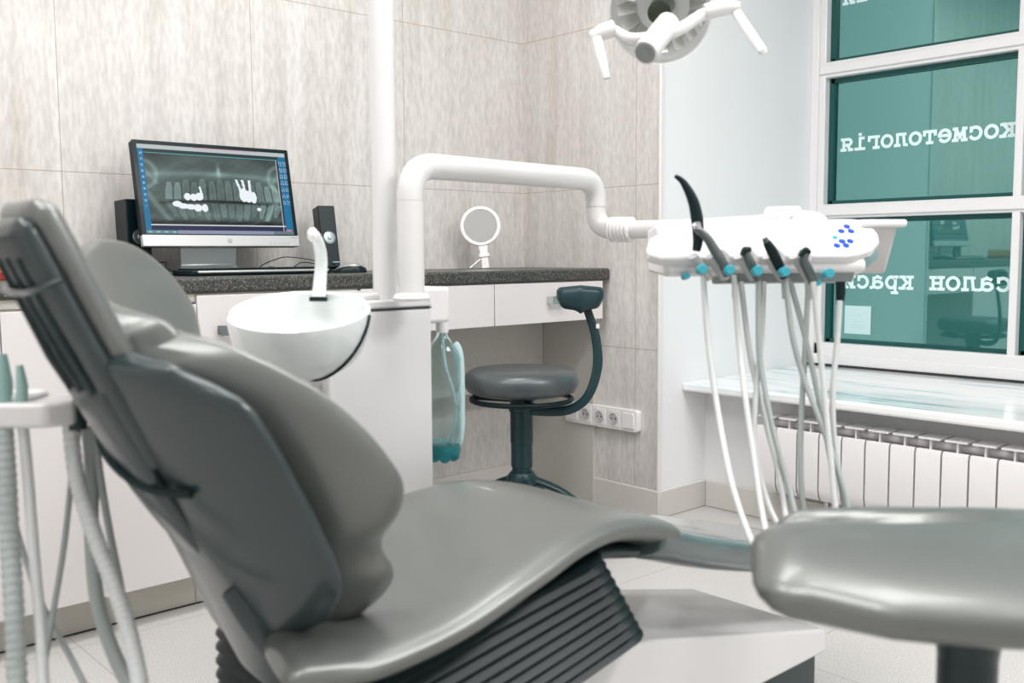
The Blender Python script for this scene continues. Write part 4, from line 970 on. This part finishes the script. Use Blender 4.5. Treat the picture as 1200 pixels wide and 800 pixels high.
obj('support_arm', T_(spline([ac+aa*.04+af*.03, ac+aa*.16+af*.15+Vector((0, 0, -.08)), Vector((.80, 1.62, .58)), Vector((UX0-.0, 1.74, .50))], 6), .018, seg=16), WHITE, at_, world=True)
TEALG = mat('teal_grey_tip', (.27, .42, .39), .35)
for k, (x, y0, y1, r) in enumerate(((4, 415, 478, .0115), (25, 428, 476, .008))):
    tl = thing('suction_tip' if k == 0 else ('air_tip' if k == 1 else 'suction_tip'), ['thick teal grey suction tip at the left end of the hose holder', 'slim teal grey tip standing second in the hose holder', 'teal grey suction tip outside the left edge'][k], 'dental instrument', tuple(at(x, y1, AD_-.01)))
    obj('body', T_([at(x, y1+6, AD_-.02), at(x+1, (y0+y1)/2, AD_-.02), at(x-2, y0, AD_-.02)], [r, r*.9, r*.55], seg=16), TEALG, tl, world=True)
    obj('collar', T_([at(x, y1-2, AD_-.02), at(x, y1+8, AD_-.02)], r*1.35, seg=16), TEALG, tl, world=True)
G2 = 'suction hoses under the assistant holder'
hose([(4, 497, 1.27), (8, 560, 1.26), (12, 640, 1.25), (17, 720, 1.22), (20, 800, 1.2), (24, 900, 1.15)], .0125, HOSEG, 'thick corrugated hose hanging at the left edge of the picture', True, G2)
hose([(27, 498, 1.27), (33, 560, 1.27), (40, 650, 1.25), (47, 730, 1.23), (51, 800, 1.2), (58, 900, 1.15)], .0068, HOSE, 'pale smooth hose second from the left edge', False, G2)
hose([(92, 505, 1.30), (84, 560, 1.32), (75, 640, 1.33), (62, 720, 1.33), (48, 800, 1.3), (30, 890, 1.25)], .0040, HOSEG, 'thin grey hose slanting down to the left behind the others', False, G2)
hose([(6, 560, 1.36), (22, 630, 1.36), (50, 710, 1.35), (80, 765, 1.34), (104, 810, 1.3), (150, 880, 1.25)], .0042, HOSEG, 'thin grey hose slanting down to the right near the floor line', False, G2)
hose([(82, 492, 1.30), (90, 560, 1.30), (112, 630, 1.28), (135, 690, 1.26), (152, 745, 1.24), (165, 810, 1.2), (170, 890, 1.15)], .0110, HOSE, 'thick pale suction hose nearest the chair back', True, G2)
hose([(104, 500, 1.33), (108, 560, 1.34), (107, 620, 1.34), (112, 690, 1.33), (124, 740, 1.32), (150, 800, 1.3), (190, 850, 1.25)], .0095, HOSEG, 'dark grey hose looping behind the thick pale suction hose', False, G2)
hose([(110, 500, 1.33), (118, 560, 1.33), (128, 620, 1.32), (140, 680, 1.30), (150, 740, 1.27), (158, 800, 1.22), (160, 880, 1.18)], .0048, HOSEG, 'thin hose running along the thick pale suction hose', False, G2)
